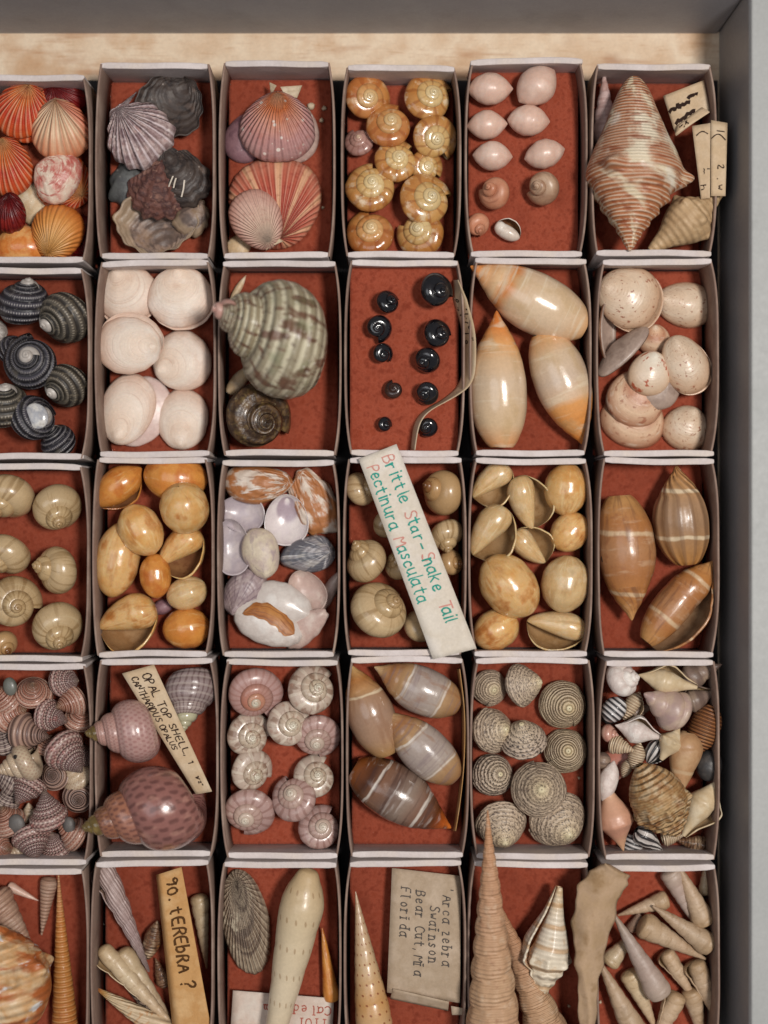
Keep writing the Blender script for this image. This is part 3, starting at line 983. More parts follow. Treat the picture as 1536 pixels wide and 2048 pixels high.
m_po = mat('pink_orange_scallop', ['d9a27c', 'd2703c', 'cd8a70', 'b98580', 'b48c88'], on='v', f=3, wrp=.35, rough=.55, pats=[('ece0d4', .9, 'vor', 4.5, .15, .24), ('e2d4c6', .7, 'vor', 8, .14, .24), ('a85c50', .4, 'uvn', 20, 10, .5, .7)], bumps=[('ax', 34, .2, 1.4), ('n', 10, 1.6)])
m_pl = mat('purple_valve', ['7c5a62', '8e6a70', '6a4a54'], f=4, rough=.5, pats=[('c0aeb0', .6, 'vor', 6, .1, .2)], bumps=[('n', 8, 1.5)])
m_pw = mat('pale_pink_valve', ['b89a90', 'c6aca0', 'a88880'], f=4, rough=.5, pats=[('ebe0d6', .7, 'vor', 6, .14, .24)], bumps=[('n', 8, 1.5)])
m_ps = mat('red_rayed_scallop', ['b8543e', 'a84434', 'b65844', 'c27860'], on='v', f=3, wrp=.4, rough=.5, pats=[('dba882', .9, 'ax', 9, .03, .55, .85), ('8e2c24', .4, 'uvn', 24, 14, .5, .65), ('d9a58c', .35, 'ax', 40, .05, .3, .95)], bumps=[('ax', 40, .05, 1.2), ('n', 10, .8)])
m_pp = mat('pale_scallop', ['dcc2ac', 'd6b49e', 'd3ab9a', 'c69484'], on='v', f=3, wrp=.5, rough=.55, pats=[('b07468', .4, 'uvn', 14, 16, .52, .7)], bumps=[('ax', 36, .1, .9), ('n', 10, .8)])
m_pe = mat('beige_ear', ['c9b69a', 'b8a488', 'd4c4ac'], f=4, rough=.6, bumps=[('n', 7, 1.5)])

m_am = mat('amber_snail', ['dac79e', 'd3b682', 'c89e62', 'b0743a', 'c4945a'], on='t', f=3, wrp=.2, pos=[0, .6, .78, .9, 1], rough=.22, coat=.6, pats=[('84441c', .5, 'axt', 9, 1.2, .5, .98), ('e2d2b2', .55, 'spot', 5, .54, .68), ('d7c8c0', .4, 'spot', 2.5, .58, .75)], bumps=[('uvn', 16, 2, .7), ('n', 8, .8)])
m_amo = mat('orange_amber_snail', ['dac094', 'cda672', 'c28850', 'aa6634', 'bc8046'], on='t', f=3, wrp=.2, pos=[0, .55, .75, .9, 1], rough=.2, coat=.6, pats=[('8c4118', .45, 'axt', 6, .9, .4, .95), ('dcc6a0', .45, 'spot', 4, .55, .7)], bumps=[('uvn', 12, 3, .8)])
m_amp = mat('pink_amber_snail', ['d2b89c', 'b48c80', 'a47a70'], on='t', f=3, rough=.25, coat=.5, pats=[('82544a', .5, 'axt', 12, .2, .3, .9)])

m_egg = mat('pale_pink_oval', ['d8b8a6', 'd2ae9c', 'dcc0b0'], f=2, rough=.38, coat=.1, var=.06, pats=[('c89c8a', .5, 'bt', .06, .05, .06)], sss=.1)
m_tan = mat('peach_brown_oval', ['b9785a', 'c48a6c', 'aa6a50'], f=2.5, rough=.4, pats=[('8c4e3a', .5, 'uvn', 2, 14, .5, .65)])
m_tan2 = mat('tan_grey_snail', ['b08a6e', '9c7860', 'b89a80'], f=2.5, rough=.35, pats=[('6d4a3a', .5, 'uvn', 3, 9, .5, .62)])
m_wht = mat('white_nacre', ['ddd0c2', 'd4c2b2', 'e4dace'], f=3, rough=.3, coat=.3)

m_con = mat('striped_conch', ['d2b794', 'd9c6a6', 'e0d0b6', 'd4ba94'], on='v', f=3, wrp=.3, rough=.42, coat=.12, pats=[('a85a28', .88, 'uvn', 8, 4.5, .41, .51), ('e6dac4', .55, 'spt', 52, .14, .1, .8), ('8e4420', .75, 'uvn', 11, 30, .52, .62), ('e8e0d2', .85, 'uvn', 4, 2.2, .57, .64)], bumps=[('spt', 52, .14, .8), ('n', 8, 1)])
m_conp = mat('pale_pink_spire', ['b99a94', 'c4aaa6', 'a88278'], f=3, rough=.5, pats=[('946e66', .4, 'spt', 9, .1, .2, .9)], bumps=[('uvn', 20, 3, 1)])
m_cont = mat('tan_whelk', ['c0a27c', 'b0906a', 'ccb08a'], f=3, rough=.55, pats=[('8c6236', .5, 'spot', 3, .58, .72)], bumps=[('spt', 16, .3, .6), ('n', 6, 2.6)])

m_blk = mat('black_top_shell', ['464248', '3c393e', '46424a', '3a363a'], on='t', f=3, wrp=.12, pos=[.0, .6, .9, 1], rough=.42, pats=[('17151a', .85, 'sp', 12, .08, -.1, .7), ('b6b0aa', .7, 'rowdot', 58, 13, 1.2, .36, .66), ('8c8684', .5, 'uvn', 60, 26, .55, .66), ('5e5648', .5, 'spot', 3, .55, .72)], bumps=[('sp', 12, .08, 2.2), ('n', 14, 1.2)])
m_blk2 = mat('olive_black_top_shell', ['564f48', '4b463f', '5a5248', '45403a'], on='t', f=3, wrp=.12, pos=[.0, .6, .9, 1], rough=.45, pats=[('1d1a1a', .8, 'sp', 11, .1, 0, .8), ('b4a896', .6, 'rowdot', 50, 12, 1.2, .38, .7), ('8a7c68', .5, 'uvn', 50, 22, .53, .66)], bumps=[('sp', 11, .1, 2), ('n', 8, 1.2)])
m_tipb = mat('worn_pale_tip', ['b4aca4', 'a69c94', 'c6beb6'], f=3, rough=.4)
m_nac = mat('silver_nacre', ['b8b4b0', '9a9aa0', 'd0ccc6', '8a8078'], f=4, rough=.2, coat=.4)

m_clam = mat('white_clam', ['e8d4c2', 'e4ccb8', 'e6d4c4', 'd5b4a0'], on='v', f=2.2, wrp=.25, rough=.5, var=.10, pats=[('c4a08a', .45, 'uvn', 1.2, 30, .52, .68), ('ecdfd4', .5, 'spot', 2, .5, .7), ('caa48c', .4, 'spot', 3, .6, .75)], bumps=[('uvn', 1.5, 46, .9), ('n', 5, .8)], sss=.04)
m_clami = mat('clam_inside', ['d9c2b8', 'cdb2aa', 'decbc2'], f=2, rough=.35)

m_turb = mat('green_turban', ['b0988a', 'a09076', '9a8c70', '968a70', 'aca088'], on='t', f=2.5, wrp=.1, pos=[.3, .55, .7, .85, 1], rough=.40, coat=.1, pats=[('d6ccb0', .85, 'sp', 17, .10, -.1, .6), ('643a28', .85, 'uvn', 30, 7, .50, .58), ('4c3022', .65, 'uvn', 60, 18, .57, .65), ('6f7c58', .45, 'spot', 2.0, .54, .7), ('e0d8c8', .8, 'uvn', 70, 34, .61, .68)], bumps=[('sp', 17, .10, 2.0), ('n', 8, 1.4)])
m_turt = mat('pink_worn_tip', ['c9a396', 'b88c80', 'd4b4a8'], f=3, rough=.4)
m_turn = mat('brown_turban', ['4a3424', '634a30', '3a281e', '70583a'], f=4, rough=.35, coat=.35, pats=[('8c7444', .5, 'uvn', 26, 9, .52, .66), ('2a1c16', .7, 'uvn', 14, 5, .5, .62), ('9a9070', .5, 'spot', 6, .62, .72)], bumps=[('sp', 9, .1, 1.6), ('n', 9, 2.5)])

m_jet = mat('jet_black_bead', ['16141a', '0f0e12', '1d191d'], f=4, rough=.16, coat=.8, var=.1, bumps=[('n', 5, .6)])
m_jetb = mat('brown_black_bead', ['2c1c18', '3a241c', '241614'], f=4, rough=.22, coat=.6)

m_ol = mat('cream_olive', ['d48240', 'd8935a', 'dcb68c', 'cf7c38', 'd0b090', 'd4ba9c', 'd2b494', 'd8a878'], on='t', f=2, wrp=.10, pos=[0, .1, .24, .33, .40, .6, .85, 1], rough=.22, coat=.5, pats=[('bc9c70', .5, 'uvn', 9, 3, .48, .66), ('e6d8be', .5, 'uvn', 2, 26, .53, .68), ('d0945c', .4, 'spot', 2, .55, .72)], bumps=[('uvn', 16, 1.2, .6)], var=.06)
m_ol2 = mat('cream_olive_orange_tip', ['c86e2c', 'd6823e', 'daa066', 'd2ae88', 'ceb498', 'd0b28e', 'd89c68'], on='t', f=2, wrp=.12, pos=[0, .14, .28, .38, .55, .85, 1], rough=.22, coat=.5, pats=[('bc9c70', .5, 'uvn', 9, 3, .48, .66), ('e6d8be', .5, 'uvn', 2.5, 14, .53, .68)], bumps=[('uvn', 16, 1.2, .6)], var=.06)
m_ol3 = mat('cream_olive_orange_base', ['cf7c38', 'd48a46', 'd8985a', 'd4b292', 'c8b09a', 'cbb092', 'd49458'], on='t', f=2, wrp=.08, pos=[0, .2, .38, .44, .6, .8, 1], rough=.22, coat=.5, pats=[('bc9c70', .45, 'uvn', 9, 3, .48, .66), ('e4d4b8', .45, 'uvn', 2.5, 14, .53, .68)], bumps=[('uvn', 16, 1.2, .6)], var=.06)

m_spk = mat('speckled_clam', ['d8c2aa', 'd0b69c', 'd2bca4', 'c49f80'], on='v', f=2.5, wrp=.3, rough=.35, coat=.15, pats=[('8c4c34', .85, 'uvn', 26, 15, .585, .65), ('b07858', .5, 'uvn', 10, 20, .56, .7)], bumps=[('uvn', 1.5, 40, .8)])
m_spo = mat('banded_clam', ['dcc8b0', 'd0a888', 'b07c60', 'd2b294', 'a87458'], on='v', f=2.5, wrp=.2, rough=.4, pats=[('8f5138', .7, 'uvn', 20, 12, .56, .66), ('e0d2be', .5, 'uvn', 7, 9, .58, .7)], bumps=[('uvn', 1.5, 40, .7)])
m_spr = mat('red_marked_clam', ['e6dccb', 'e0d0bc', 'd8c0a8', 'cba888'], on='v', f=2, wrp=.3, rough=.3, coat=.25, pats=[('a84a2a', .9, 'uvn', 9, 5, .57, .62)], bumps=[('uvn', 1.5, 30, .4)])
m_spg = mat('grey_clam_inside', ['9a8478', 'ac9688', '867064'], f=3, rough=.4, bumps=[('uvn', 30, 2, .6)])

m_mo = mat('tan_moon', ['a98a62', 'bb9e74', 'b89c74', 'bda27c', 'b49870'], on='t', f=2, wrp=.15, pos=[.3, .55, .75, .9, 1], rough=.28, coat=.4, pats=[('86663e', .6, 'uvn', 26, 1.2, .5, .62), ('d2c09a', .4, 'uvn', 1.2, 9, .55, .72), ('7a5a3a', .6, 'vor', 7, .06, .12)], bumps=[('uvn', 34, 1, .45)], var=.08)
m_mob = mat('brown_tip_moon', ['6d4426', '8c6038', 'b0885a', 'b89468', 'b08c62'], on='t', f=2, wrp=.15, pos=[.2, .5, .62, .85, 1], rough=.3, coat=.35, pats=[('5c3820', .8, 'vor', 12, .12, .2)])

m_bo = mat('orange_bubble', ['cf9450', 'd6a768', 'd9b078', 'c98642'], f=2.2, rough=.25, coat=.4, sss=.3, pats=[('ac682e', .55, 'uvn', 12, 2.5, .5, .66), ('e6cc98', .5, 'uvn', 26, 2, .55, .68), ('e4c890', .35, 'spot', 3, .58, .72), ('94582a', .45, 'spot', 2.2, .58, .7)], bumps=[('uvn', 22, 1.2, .4)], var=.12)
m_boo = mat('deep_orange_bubble', ['c47a34', 'cf8c44', 'b96628'], f=2.2, rough=.26, coat=.4, pats=[('a0521e', .5, 'uvn', 8, 2.5, .5, .7), ('e0ba80', .5, 'uvn', 20, 2, .58, .7)], bumps=[('uvn', 22, 1.2, .5)])
m_bin = mat('bubble_inside', ['a37c54', '946c46', 'b08c66'], f=2, rough=.28, coat=.3)
m_bind = mat('bubble_inside_dark', ['8a5c3a', '744a30', '9c7048'], f=2, rough=.3)
m_bp = mat('pale_bubble', ['d2b486', 'cdaa78', 'd9c29c'], f=2.2, rough=.25, coat=.4, sss=.3, pats=[('a8804e', .5, 'uvn', 14, 2, .5, .66), ('e2d0a8', .5, 'uvn', 30, 2, .55, .68), ('9c703c', .4, 'spot', 2.2, .58, .7)], bumps=[('uvn', 26, 1.5, .7)], var=.1)
m_bpi = mat('pale_bubble_inside', ['a88660', '98744c', 'b8966e'], f=2, rough=.28, coat=.3)

m_slo = mat('orange_flamed_slipper', ['d8cabc', 'cdb9a8', 'd6c4b0'], f=3, rough=.45, pats=[('a8652c', .92, 'uvn', 7, 3, .42, .52), ('e2dcd4', .8, 'uvn', 13, 2.5, .58, .66), ('7a4420', .6, 'uvn', 24, 3, .56, .66)], bumps=[('uvn', 26, 2, 1.4)])
m_slw = mat('white_slipper_inside', ['dcd2ce', 'd2c6c6', 'e2dad4'], f=2.5, rough=.3, coat=.3, pats=[('8c7484', .7, 'bt', .30, .12, .14)], var=.05)
m_sll = mat('lilac_slipper_inside', ['c4b6b8', 'b4a8ae', 'cec2c0'], f=2.5, rough=.32, coat=.25)
m_slp = mat('plain_white_slipper', ['dbd2ca', 'd0c4bc', 'e0d9d2'], f=2.5, rough=.35, coat=.2)
m_slc = mat('cream_mottled_slipper', ['d6c8b0', 'c8b8a2', 'b8a49a'], f=4, rough=.45, pats=[('9a868c', .6, 'uvn', 10, 4, .52, .64)], bumps=[('n', 9, 1.6)])
m_slb = mat('blue_streaked_slipper', ['9a948f', '8a8488', 'a8a29c'], f=3, rough=.42, pats=[('55565f', .85, 'uvn', 16, 1.6, .46, .56), ('d0cccA'.lower(), .7, 'uvn', 26, 1.5, .58, .66)], bumps=[('uvn', 22, 1.5, .9)])
m_slm = mat('mauve_streaked_slipper', ['a4928e', '9a8688', 'b4a4a0'], f=3, rough=.42, pats=[('6d5a62', .7, 'uvn', 34, 2, .48, .6), ('c8bcb8', .5, 'uvn', 20, 3, .58, .68)], bumps=[('uvn', 26, 2, .8)])
m_slr = mat('pinkish_slipper', ['c8b0a4', 'bca096', 'd2c0b4'], f=3, rough=.4)

m_sd = mat('brown_spindle', ['c4935e', 'b0753f', 'a66e42', 'ab7a52', 'a86e3e', 'be8c56'], on='t', f=2.5, wrp=.1, rough=.32, coat=.3, pats=[('d0b490', .8, 'bt', .24, .008, .02), ('d0b490', .8, 'bt', .72, .008, .02), ('704a34', .6, 'uvn', 20, 2.5, .5, .66), ('c4a080', .55, 'uvn', 5, 16, .53, .68), ('8a5434', .5, 'spot', 4, .55, .7)], bumps=[('uvn', 24, 2, .8)], var=.06)
m_sd2 = mat('grey_brown_spindle', ['bc8450', 'b88a5c', 'a68262', '9a785a', 'a47a52', 'b48048'], on='t', f=2.5, wrp=.08, rough=.32, coat=.3, pats=[('dcc8a8', .8, 'bt', .28, .008, .02), ('dcc8a8', .8, 'bt', .74, .008, .02), ('74563f', .5, 'ax', 13, .1, .2, .9)], bumps=[('ax', 13, .1, 1), ('uvn', 24, 2, .6)], var=.05)
m_sdi = mat('spindle_inside', ['9c7a5c', '8a684c', 'ac8c6c'], f=2, rough=.3, coat=.3)

m_t1 = mat('pink_checked_top', ['b59a84', 'a08078', '9c7c78', 'a8867c'], on='t', f=3, wrp=.2, rough=.35, coat=.15, pats=[('683c3e', .75, 'chk', 24, 9, .15, .0, .3), ('cbb8ac', .55, 'sp', 9, .05, .3, .9), ('b85c54', .4, 'spot', 4, .58, .7)], bumps=[('sp', 9, .05, 1.4), ('chk', 24, 9, .7)], var=.22)
m_t2 = mat('grey_streaked_top', ['b4a594', '978378', '8e7a74', '9c8880'], on='t', f=3, wrp=.2, rough=.35, pats=[('4f3a3c', .75, 'ax', 15, .5, .1, .7), ('c9b8a8', .5, 'sp', 10, .05, .3, .9)], bumps=[('sp', 10, .05, 1.4)], var=.2)
m_t3 = mat('orange_pink_top', ['c09a78', 'b07c60', 'a56c58', 'b28a78'], on='t', f=3, wrp=.3, rough=.3, coat=.2, pats=[('8c4a38', .6, 'chk', 26, 10, .2, .0, .4), ('c8b4a4', .5, 'sp', 10, .05, .3, .9)], bumps=[('sp', 10, .05, 1)], var=.15)
m_t4 = mat('ringed_top', ['a88878', '9a7c70', 'a48474'], on='t', f=3, rough=.35, pats=[('5c4440', .8, 'sp', 7, .05, .1, .7)], bumps=[('sp', 7, .05, 1.8)], var=.15)
m_t5 = mat('cream_top', ['c4b094', 'b8a288', 'cdbea6'], f=3, rough=.3, coat=.2, pats=[('a07868', .5, 'chk', 26, 9, .3, .1, .5)])
m_tin = mat('pearly_aperture', ['b8aaa4', '9c9894', 'cdc0b8', '8a7e80'], f=5, rough=.15, coat=.4)
m_oper = mat('grey_green_operculum', ['5f625c', '6c6c64', '53564f'], f=3, rough=.4, coat=.1)
m_operd = mat('dark_grey_operculum', ['55504e', '605a56', '4a4644'], f=3, rough=.5)

m_op1 = mat('pink_opal_top', ['8c7040', 'a88462', 'b48c80', 'b08a80', 'b28e88'], on='t', f=2.5, wrp=.06, pos=[.40, .5, .58, .8, 1], rough=.28, coat=.45, pats=[('8a5452', .5, 'chk', 34, 14, .8, .0, .5), ('d0b8ac', .35, 'uvn', 40, 12, .55, .68)], bumps=[('sp', 16, .1, .4), ('n', 9, .8)])
m_op2 = mat('brown_opal_top', ['7a6430', '74502e', '935f48', 'a06a50', '96645a', '8c5e58'], on='t', f=2.5, wrp=.06, pos=[.40, .52, .62, .72, .85, 1], rough=.25, coat=.5, pats=[('5c3632', .7, 'chk', 24, 8, 1.0, .0, .5), ('ba8a7a', .55, 'uvn', 30, 10, .54, .66)], bumps=[('n', 8, 1.1)])
m_op3 = mat('grey_opal_top', ['b0ac8c', 'a49a7e', 'a8958c', '9c8884', '92807e'], on='t', f=2.5, wrp=.06, pos=[.45, .60, .68, .85, 1], rough=.3, coat=.35, pats=[('664c4a', .65, 'ax', 26, 2.6, .1, .8), ('bfb0a6', .4, 'sp', 14, .1, .4, .9)], bumps=[('sp', 14, .1, .6), ('n', 9, .8)])
m_gold = mat('golden_brown_tip', ['75602f', '5e4c26', '8a7440'], f=3, rough=.18, coat=.7)
m_pale = mat('pale_greenish_tip', ['b4ae90', 'aca486', 'a09a80'], f=3, rough=.25, coat=.5)

m_bt1 = mat('pink_streaked_button', ['cfc2b0', 'bca494', 'ac8c82', 'b09088', 'a88a84'], on='t', f=3, wrp=.12, pos=[.1, .55, .75, .9, 1], rough=.3, coat=.3, pats=[('80584e', .55, 'axt', 14, 1.3, .1, .9), ('d2c2b4', .4, 'spot', 6, .55, .7)], bumps=[('uvn', 16, 2, .7), ('n', 9, .6)], var=.1)
m_bt2 = mat('mottled_button', ['cfc6b2', 'bcab94', 'b4a08c', 'bca898', 'b09c8e'], on='t', f=3, wrp=.12, pos=[.1, .5, .7, .88, 1], rough=.32, coat=.25, pats=[('785644', .65, 'uvn', 14, 5, .52, .62), ('a4705c', .4, 'spot', 7, .55, .7), ('dacebc', .45, 'axt', 10, 1.0, .4, .9)], bumps=[('uvn', 16, 2, .7), ('n', 9, .6)], var=.1)
m_bt3 = mat('rosy_button', ['c6bca8', 'b8846a', 'b07460', 'a88278', 'ac8a84'], on='t', f=3, wrp=.12, pos=[.15, .45, .62, .75, 1], rough=.32, coat=.25, pats=[('8a584c', .4, 'axt', 22, .2, .1, .9)], bumps=[('uvn', 24, 2, .5)])

m_bl1 = mat('brown_olive', ['d2b078', 'a8703c', 'b4885c', 'a07c60', '9c7c66', 'a07e64', 'ac8456'], on='t', f=2, wrp=.10, pos=[0, .16, .28, .36, .55, .8, 1], rough=.22, coat=.5, pats=[('d8c4a4', .8, 'bt', .33, .006, .015), ('82583c', .4, 'uvn', 14, 2, .5, .66)], bumps=[('uvn', 20, 1.5, .4)], var=.06)
m_bl2 = mat('lilac_banded_olive', ['ccb084', '9c6a42', 'ae8a62', 'a8988e', 'a3938a', 'a8988c', 'a88560', '946c48'], on='t', f=2, wrp=.06, pos=[0, .18, .36, .42, .6, .76, .82, 1], rough=.22, coat=.5, pats=[('d6cabc', .85, 'bt', .38, .006, .012), ('d6cabc', .7, 'bt', .79, .005, .012), ('7c6a6c', .45, 'uvn', 3, 24, .5, .64), ('8c5c38', .45, 'uvn', 14, 3, .54, .68)], bumps=[('uvn', 20, 1.5, .4)], var=.05)
m_bl3 = mat('dark_banded_olive', ['c86c28', 'a04c1c', '5c3018', '7a5644', '8a7668', '6d5448', '7c5640', '4c2814', '824820'], on='t', f=2, wrp=.06, pos=[0, .10, .2, .34, .48, .62, .76, .85, 1], rough=.2, coat=.55, pats=[('d0c4b8', .9, 'bt', .33, .006, .012), ('d0c4b8', .9, 'bt', .78, .006, .012), ('4a3028', .6, 'uvn', 2.5, 22, .52, .64), ('bdb0a8', .5, 'uvn', 3, 16, .56, .66)], bumps=[('uvn', 20, 1.5, .4)])

m_gr = mat('dotted_grey_top', ['d8c6a0', 'c8b294', 'bda890', 'bda892', 'b29c88'], on='t', f=3, wrp=.06, pos=[.02, .12, .3, .8, 1], rough=.5, pats=[('3a2c2c', .8, 'uvn', 60, 44, .50, .60), ('352828', .6, 'rowdot', 26, 11, 1.5, .44, .66), ('6a5850', .4, 'spot', 7, .55, .7), ('d8cab4', .3, 'spot', 4, .58, .72)], bumps=[('spt', 11, .05, .5), ('n', 18, 1.4)], var=.08)
m_gr2 = mat('tan_dotted_top', ['cbb48a', 'b49c7c', 'a89278', 'ac987c', 'a48e76'], on='t', f=3, wrp=.06, pos=[.02, .12, .3, .8, 1], rough=.5, pats=[('4a3628', .75, 'uvn', 70, 50, .50, .60), ('4a3628', .4, 'rowdot', 34, 14, 1.5, .46, .66), ('d2bc98', .35, 'spot', 4, .56, .7), ('c9b698', .45, 'spt', 10, .05, .5, .95)], bumps=[('spt', 14, .05, .9), ('n', 18, 1.4)], var=.08)
m_gr3 = mat('black_dotted_top', ['baa68c', 'beaa94', 'b4a08e', 'b4a08e'], on='t', f=3, wrp=.06, rough=.5, pats=[('2a2022', .9, 'uvn', 40, 26, .53, .60), ('2a2022', .8, 'rowdot', 22, 9, 1.8, .36, .52)], bumps=[('spt', 9, .05, .9), ('n', 18, 1.4)], var=.08)

m_x_wh = mat('lumpy_white', ['d8ccc4', 'cdbcb4', 'e0d8d0'], f=4, rough=.45, bumps=[('n', 6, 3)])
m_x_cr = mat('smooth_cream', ['cdb898', 'c4ac88', 'd6c6aa'], f=2.5, rough=.4, coat=.1, bumps=[('n', 6, .6)])
m_x_cri = mat('cream_inside', ['b89c78', 'a88860', 'c4ac8c'], f=2.5, rough=.35)
m_x_bw = mat('black_white_striped', ['cfcac6', 'c4bebc', 'd6d2ce'], f=3, rough=.3, coat=.2, pats=[('1c1a20', .95, 'sp', 6, .05, -.1, .35)], bumps=[('sp', 6, .05, 1)])
m_x_bwa = mat('black_white_banded', ['c9c2bc', 'bdb4ae', 'd2ccc6'], f=3, rough=.3, coat=.3, pats=[('1e1a1e', .95, 'ax', 9, .35, -.1, .35)], bumps=[('ax', 9, .3, 1)])
m_x_mv = mat('mauve_cream_whorled', ['bda48c', 'b0948a', 'c2ac98'], f=2.5, rough=.38, pats=[('94787a', .5, 'sp', 2, .2, .1, .9)], bumps=[('uvn', 14, 3, .8)])
m_x_gb = mat('grey_brown_whorled', ['8a7464', '7a665c', '9c8672'], f=2.5, rough=.4, pats=[('5c4a42', .6, 'sp', 2, .1, .2, .9)], bumps=[('n', 8, 1)])
m_x_br = mat('orange_brown_ribbed', ['a0683e', '94603c', 'b07c50'], f=2.5, rough=.42, pats=[('4e2c1c', .85, 'spt', 15, .1, .3, .85)], bumps=[('spt', 15, .1, 1.8), ('uvn', 16, 2, 1)])
m_x_pk = mat('pink_snail', ['c49a88', 'b98a7a', 'cdaa98'], f=2.5, rough=.3, coat=.25, pats=[('9c6458', .5, 'sp', 4, .1, .2, .9)])
m_x_lc = mat('lined_cream', ['d2bea0', 'c9b294', 'dacab0'], f=2.5, rough=.35, pats=[('8c5c44', .65, 'spt', 12, .06, .5, .95)], bumps=[('spt', 12, .06, 1)])
m_x_tn = mat('tan_long', ['bb946c', 'b08660', 'c4a27c'], f=2.2, rough=.42, pats=[('d0b896', .5, 'bt', .45, .01, .03)], bumps=[('n', 6, .8)])
m_x_wt = mat('warty_tan', ['b48c5e', 'c0a074', 'a07446', 'c9b08c'], f=3, rough=.5, pats=[('8a5428', .6, 'spot', 5, .52, .64), ('d2c0a0', .6, 'uvn', 14, 9, .55, .66)], bumps=[('spt', 16, .3, 2.4), ('n', 7, 3.5)])
m_x_sp = mat('pink_spindle', ['c9a07c', 'c08c74', 'c8987c', 'd0ae8e'], on='t', f=2, wrp=.3, rough=.38, coat=.1, bumps=[('n', 6, .6)])
m_x_dg = mat('dark_grey_small', ['4c4846', '3c3a3a', '5c5652'], f=3, rough=.45, bumps=[('n', 8, 1)])
m_x_st = mat('pink_strap', ['b0705e', 'a06050', 'bc8472'], f=3, rough=.45)

m_au_o = mat('orange_auger', ['b08464', 'c0783c', 'b9793e', 'b06c36', 'a86432'], on='t', f=2, wrp=.1, rough=.38, coat=.15, pats=[('d0a068', .5, 'spt', 42, .1, .3, .95), ('8c4e22', .45, 'spot', 4, .56, .7)], bumps=[('spt', 42, .1, 1.2), ('uvn', 40, 5, .6)])
m_au_l = mat('lilac_grey_auger', ['9c8680', 'a48c88', 'ac9690', 'b09a94'], on='t', f=2, wrp=.2, rough=.42, pats=[('7a625e', .35, 'ax', 20, .5, .2, .9), ('87706a', .4, 'uvn', 10, 24, .5, .66)], bumps=[('ax', 20, .5, .6), ('n', 10, .8)])
m_au_p = mat('pink_beige_cone', ['b0907a', 'a8846e', 'b89c88'], f=2.5, rough=.45, pats=[('8a6456', .4, 'spt', 16, .1, .3, .9)], bumps=[('spt', 16, .1, 1)])
m_au_b = mat('brown_white_mottled', ['8a6a50', '6d4a34', 'b49a7c'], f=4, rough=.35, coat=.2, pats=[('3a2620', .7, 'uvn', 7, 12, .52, .62), ('c07a34', .6, 'spot', 3, .58, .7)], bumps=[('spt', 12, .1, 1)])
m_au_c = mat('cream_auger', ['b09270', 'bda486', 'c4ae8e', 'b89e7a'], on='t', f=2, wrp=.2, rough=.42, coat=.1, pats=[('967450', .45, 'uvn', 8, 24, .52, .68)], bumps=[('uvn', 30, 10, .7), ('n', 9, .9)], var=.12)
m_au_k = mat('dark_banded_auger', ['b09880', '8c7464', 'bda68c'], f=3, rough=.4, pats=[('241c1c', .9, 'uvn', 7, 14, .46, .54)], bumps=[('ax', 12, .2, 1)])
m_au_y = mat('orange_flecked_cream_auger', ['c8702c', 'cda060', 'c9b08c', 'ccb494', 'c8ac88'], on='t', f=2, wrp=.1, pos=[0, .10, .18, .6, 1], rough=.4, pats=[('b87838', .6, 'uvn', 6, 16, .54, .64)], bumps=[('ax', 12, .2, .8)])
m_au_w = mat('big_cream_auger', ['c4aa88', 'c9b496', 'd0bea2', 'ccb898', 'c0a47c'], on='t', f=2, wrp=.1, rough=.38, coat=.15, pats=[('8c6844', .55, 'rowdot', 15, 9, .5, .66, .82)], bumps=[('n', 5, .6), ('uvn', 20, 2, .4)])
m_au_s = mat('spotted_auger', ['b89a7c', 'c4a482', 'c9a880', 'c4935c', 'cfae86'], on='t', f=2, wrp=.1, rough=.35, coat=.25, pats=[('8a4826', .85, 'rowdot', 13, 15, .5, .56, .72)], bumps=[('n', 5, .6)])
m_au_t = mat('long_tan_auger', ['b88660', 'bb9070', 'bd9876', 'b88e70'], on='t', f=2.5, wrp=.3, rough=.5, pats=[('d0b498', .5, 'spot', 5, .54, .68), ('946448', .5, 'spot', 8, .56, .7)], bumps=[('spt', 60, .2, 1), ('n', 8, 1.8)])
m_au_g = mat('lavender_cone', ['9c8670', 'a8958a', 'aa9488', 'b09c8c'], on='t', f=2, rough=.48, pats=[('8a7464', .4, 'uvn', 5, 20, .52, .7)], bumps=[('uvn', 20, 6, .5), ('n', 9, .8)])
m_au_e = mat('buff_cone', ['a88c70', 'b89c80', 'bca286', 'ac8e6c'], on='t', f=2.5, wrp=.4, rough=.5, pats=[('846644', .45, 'spot', 4, .53, .7), ('8c6e4c', .4, 'uvn', 6, 26, .52, .68)], bumps=[('uvn', 20, 6, .8), ('n', 9, .8)], var=.18)
m_mur = mat('white_murex', ['d0bda0', 'd8cab4', 'dccfbc', 'd2bc9c'], on='t', f=3, wrp=.3, rough=.4, coat=.1, pats=[('b98a54', .6, 'spt', 6, .3, .6, .95), ('c09868', .45, 'spot', 5, .56, .7)], bumps=[('spt', 14, .2, 1.8), ('uvn', 12, 3, 1)])
m_muri = mat('orange_aperture', ['b8683c', 'c88a5c', 'd0b090'], f=3, rough=.3, coat=.2)
m_big = mat('orange_white_conch', ['d6bd9a', 'c89a68', 'd8c4a4'], f=2, rough=.42, pats=[('a9541f', .9, 'uvn', 5, 4, .47, .56), ('dfe0e0', .85, 'uvn', 9, 8, .58, .64), ('ba6a34', .5, 'spot', 4, .55, .7)], bumps=[('spt', 12, .3, 1.5), ('n', 6, 1.5)])
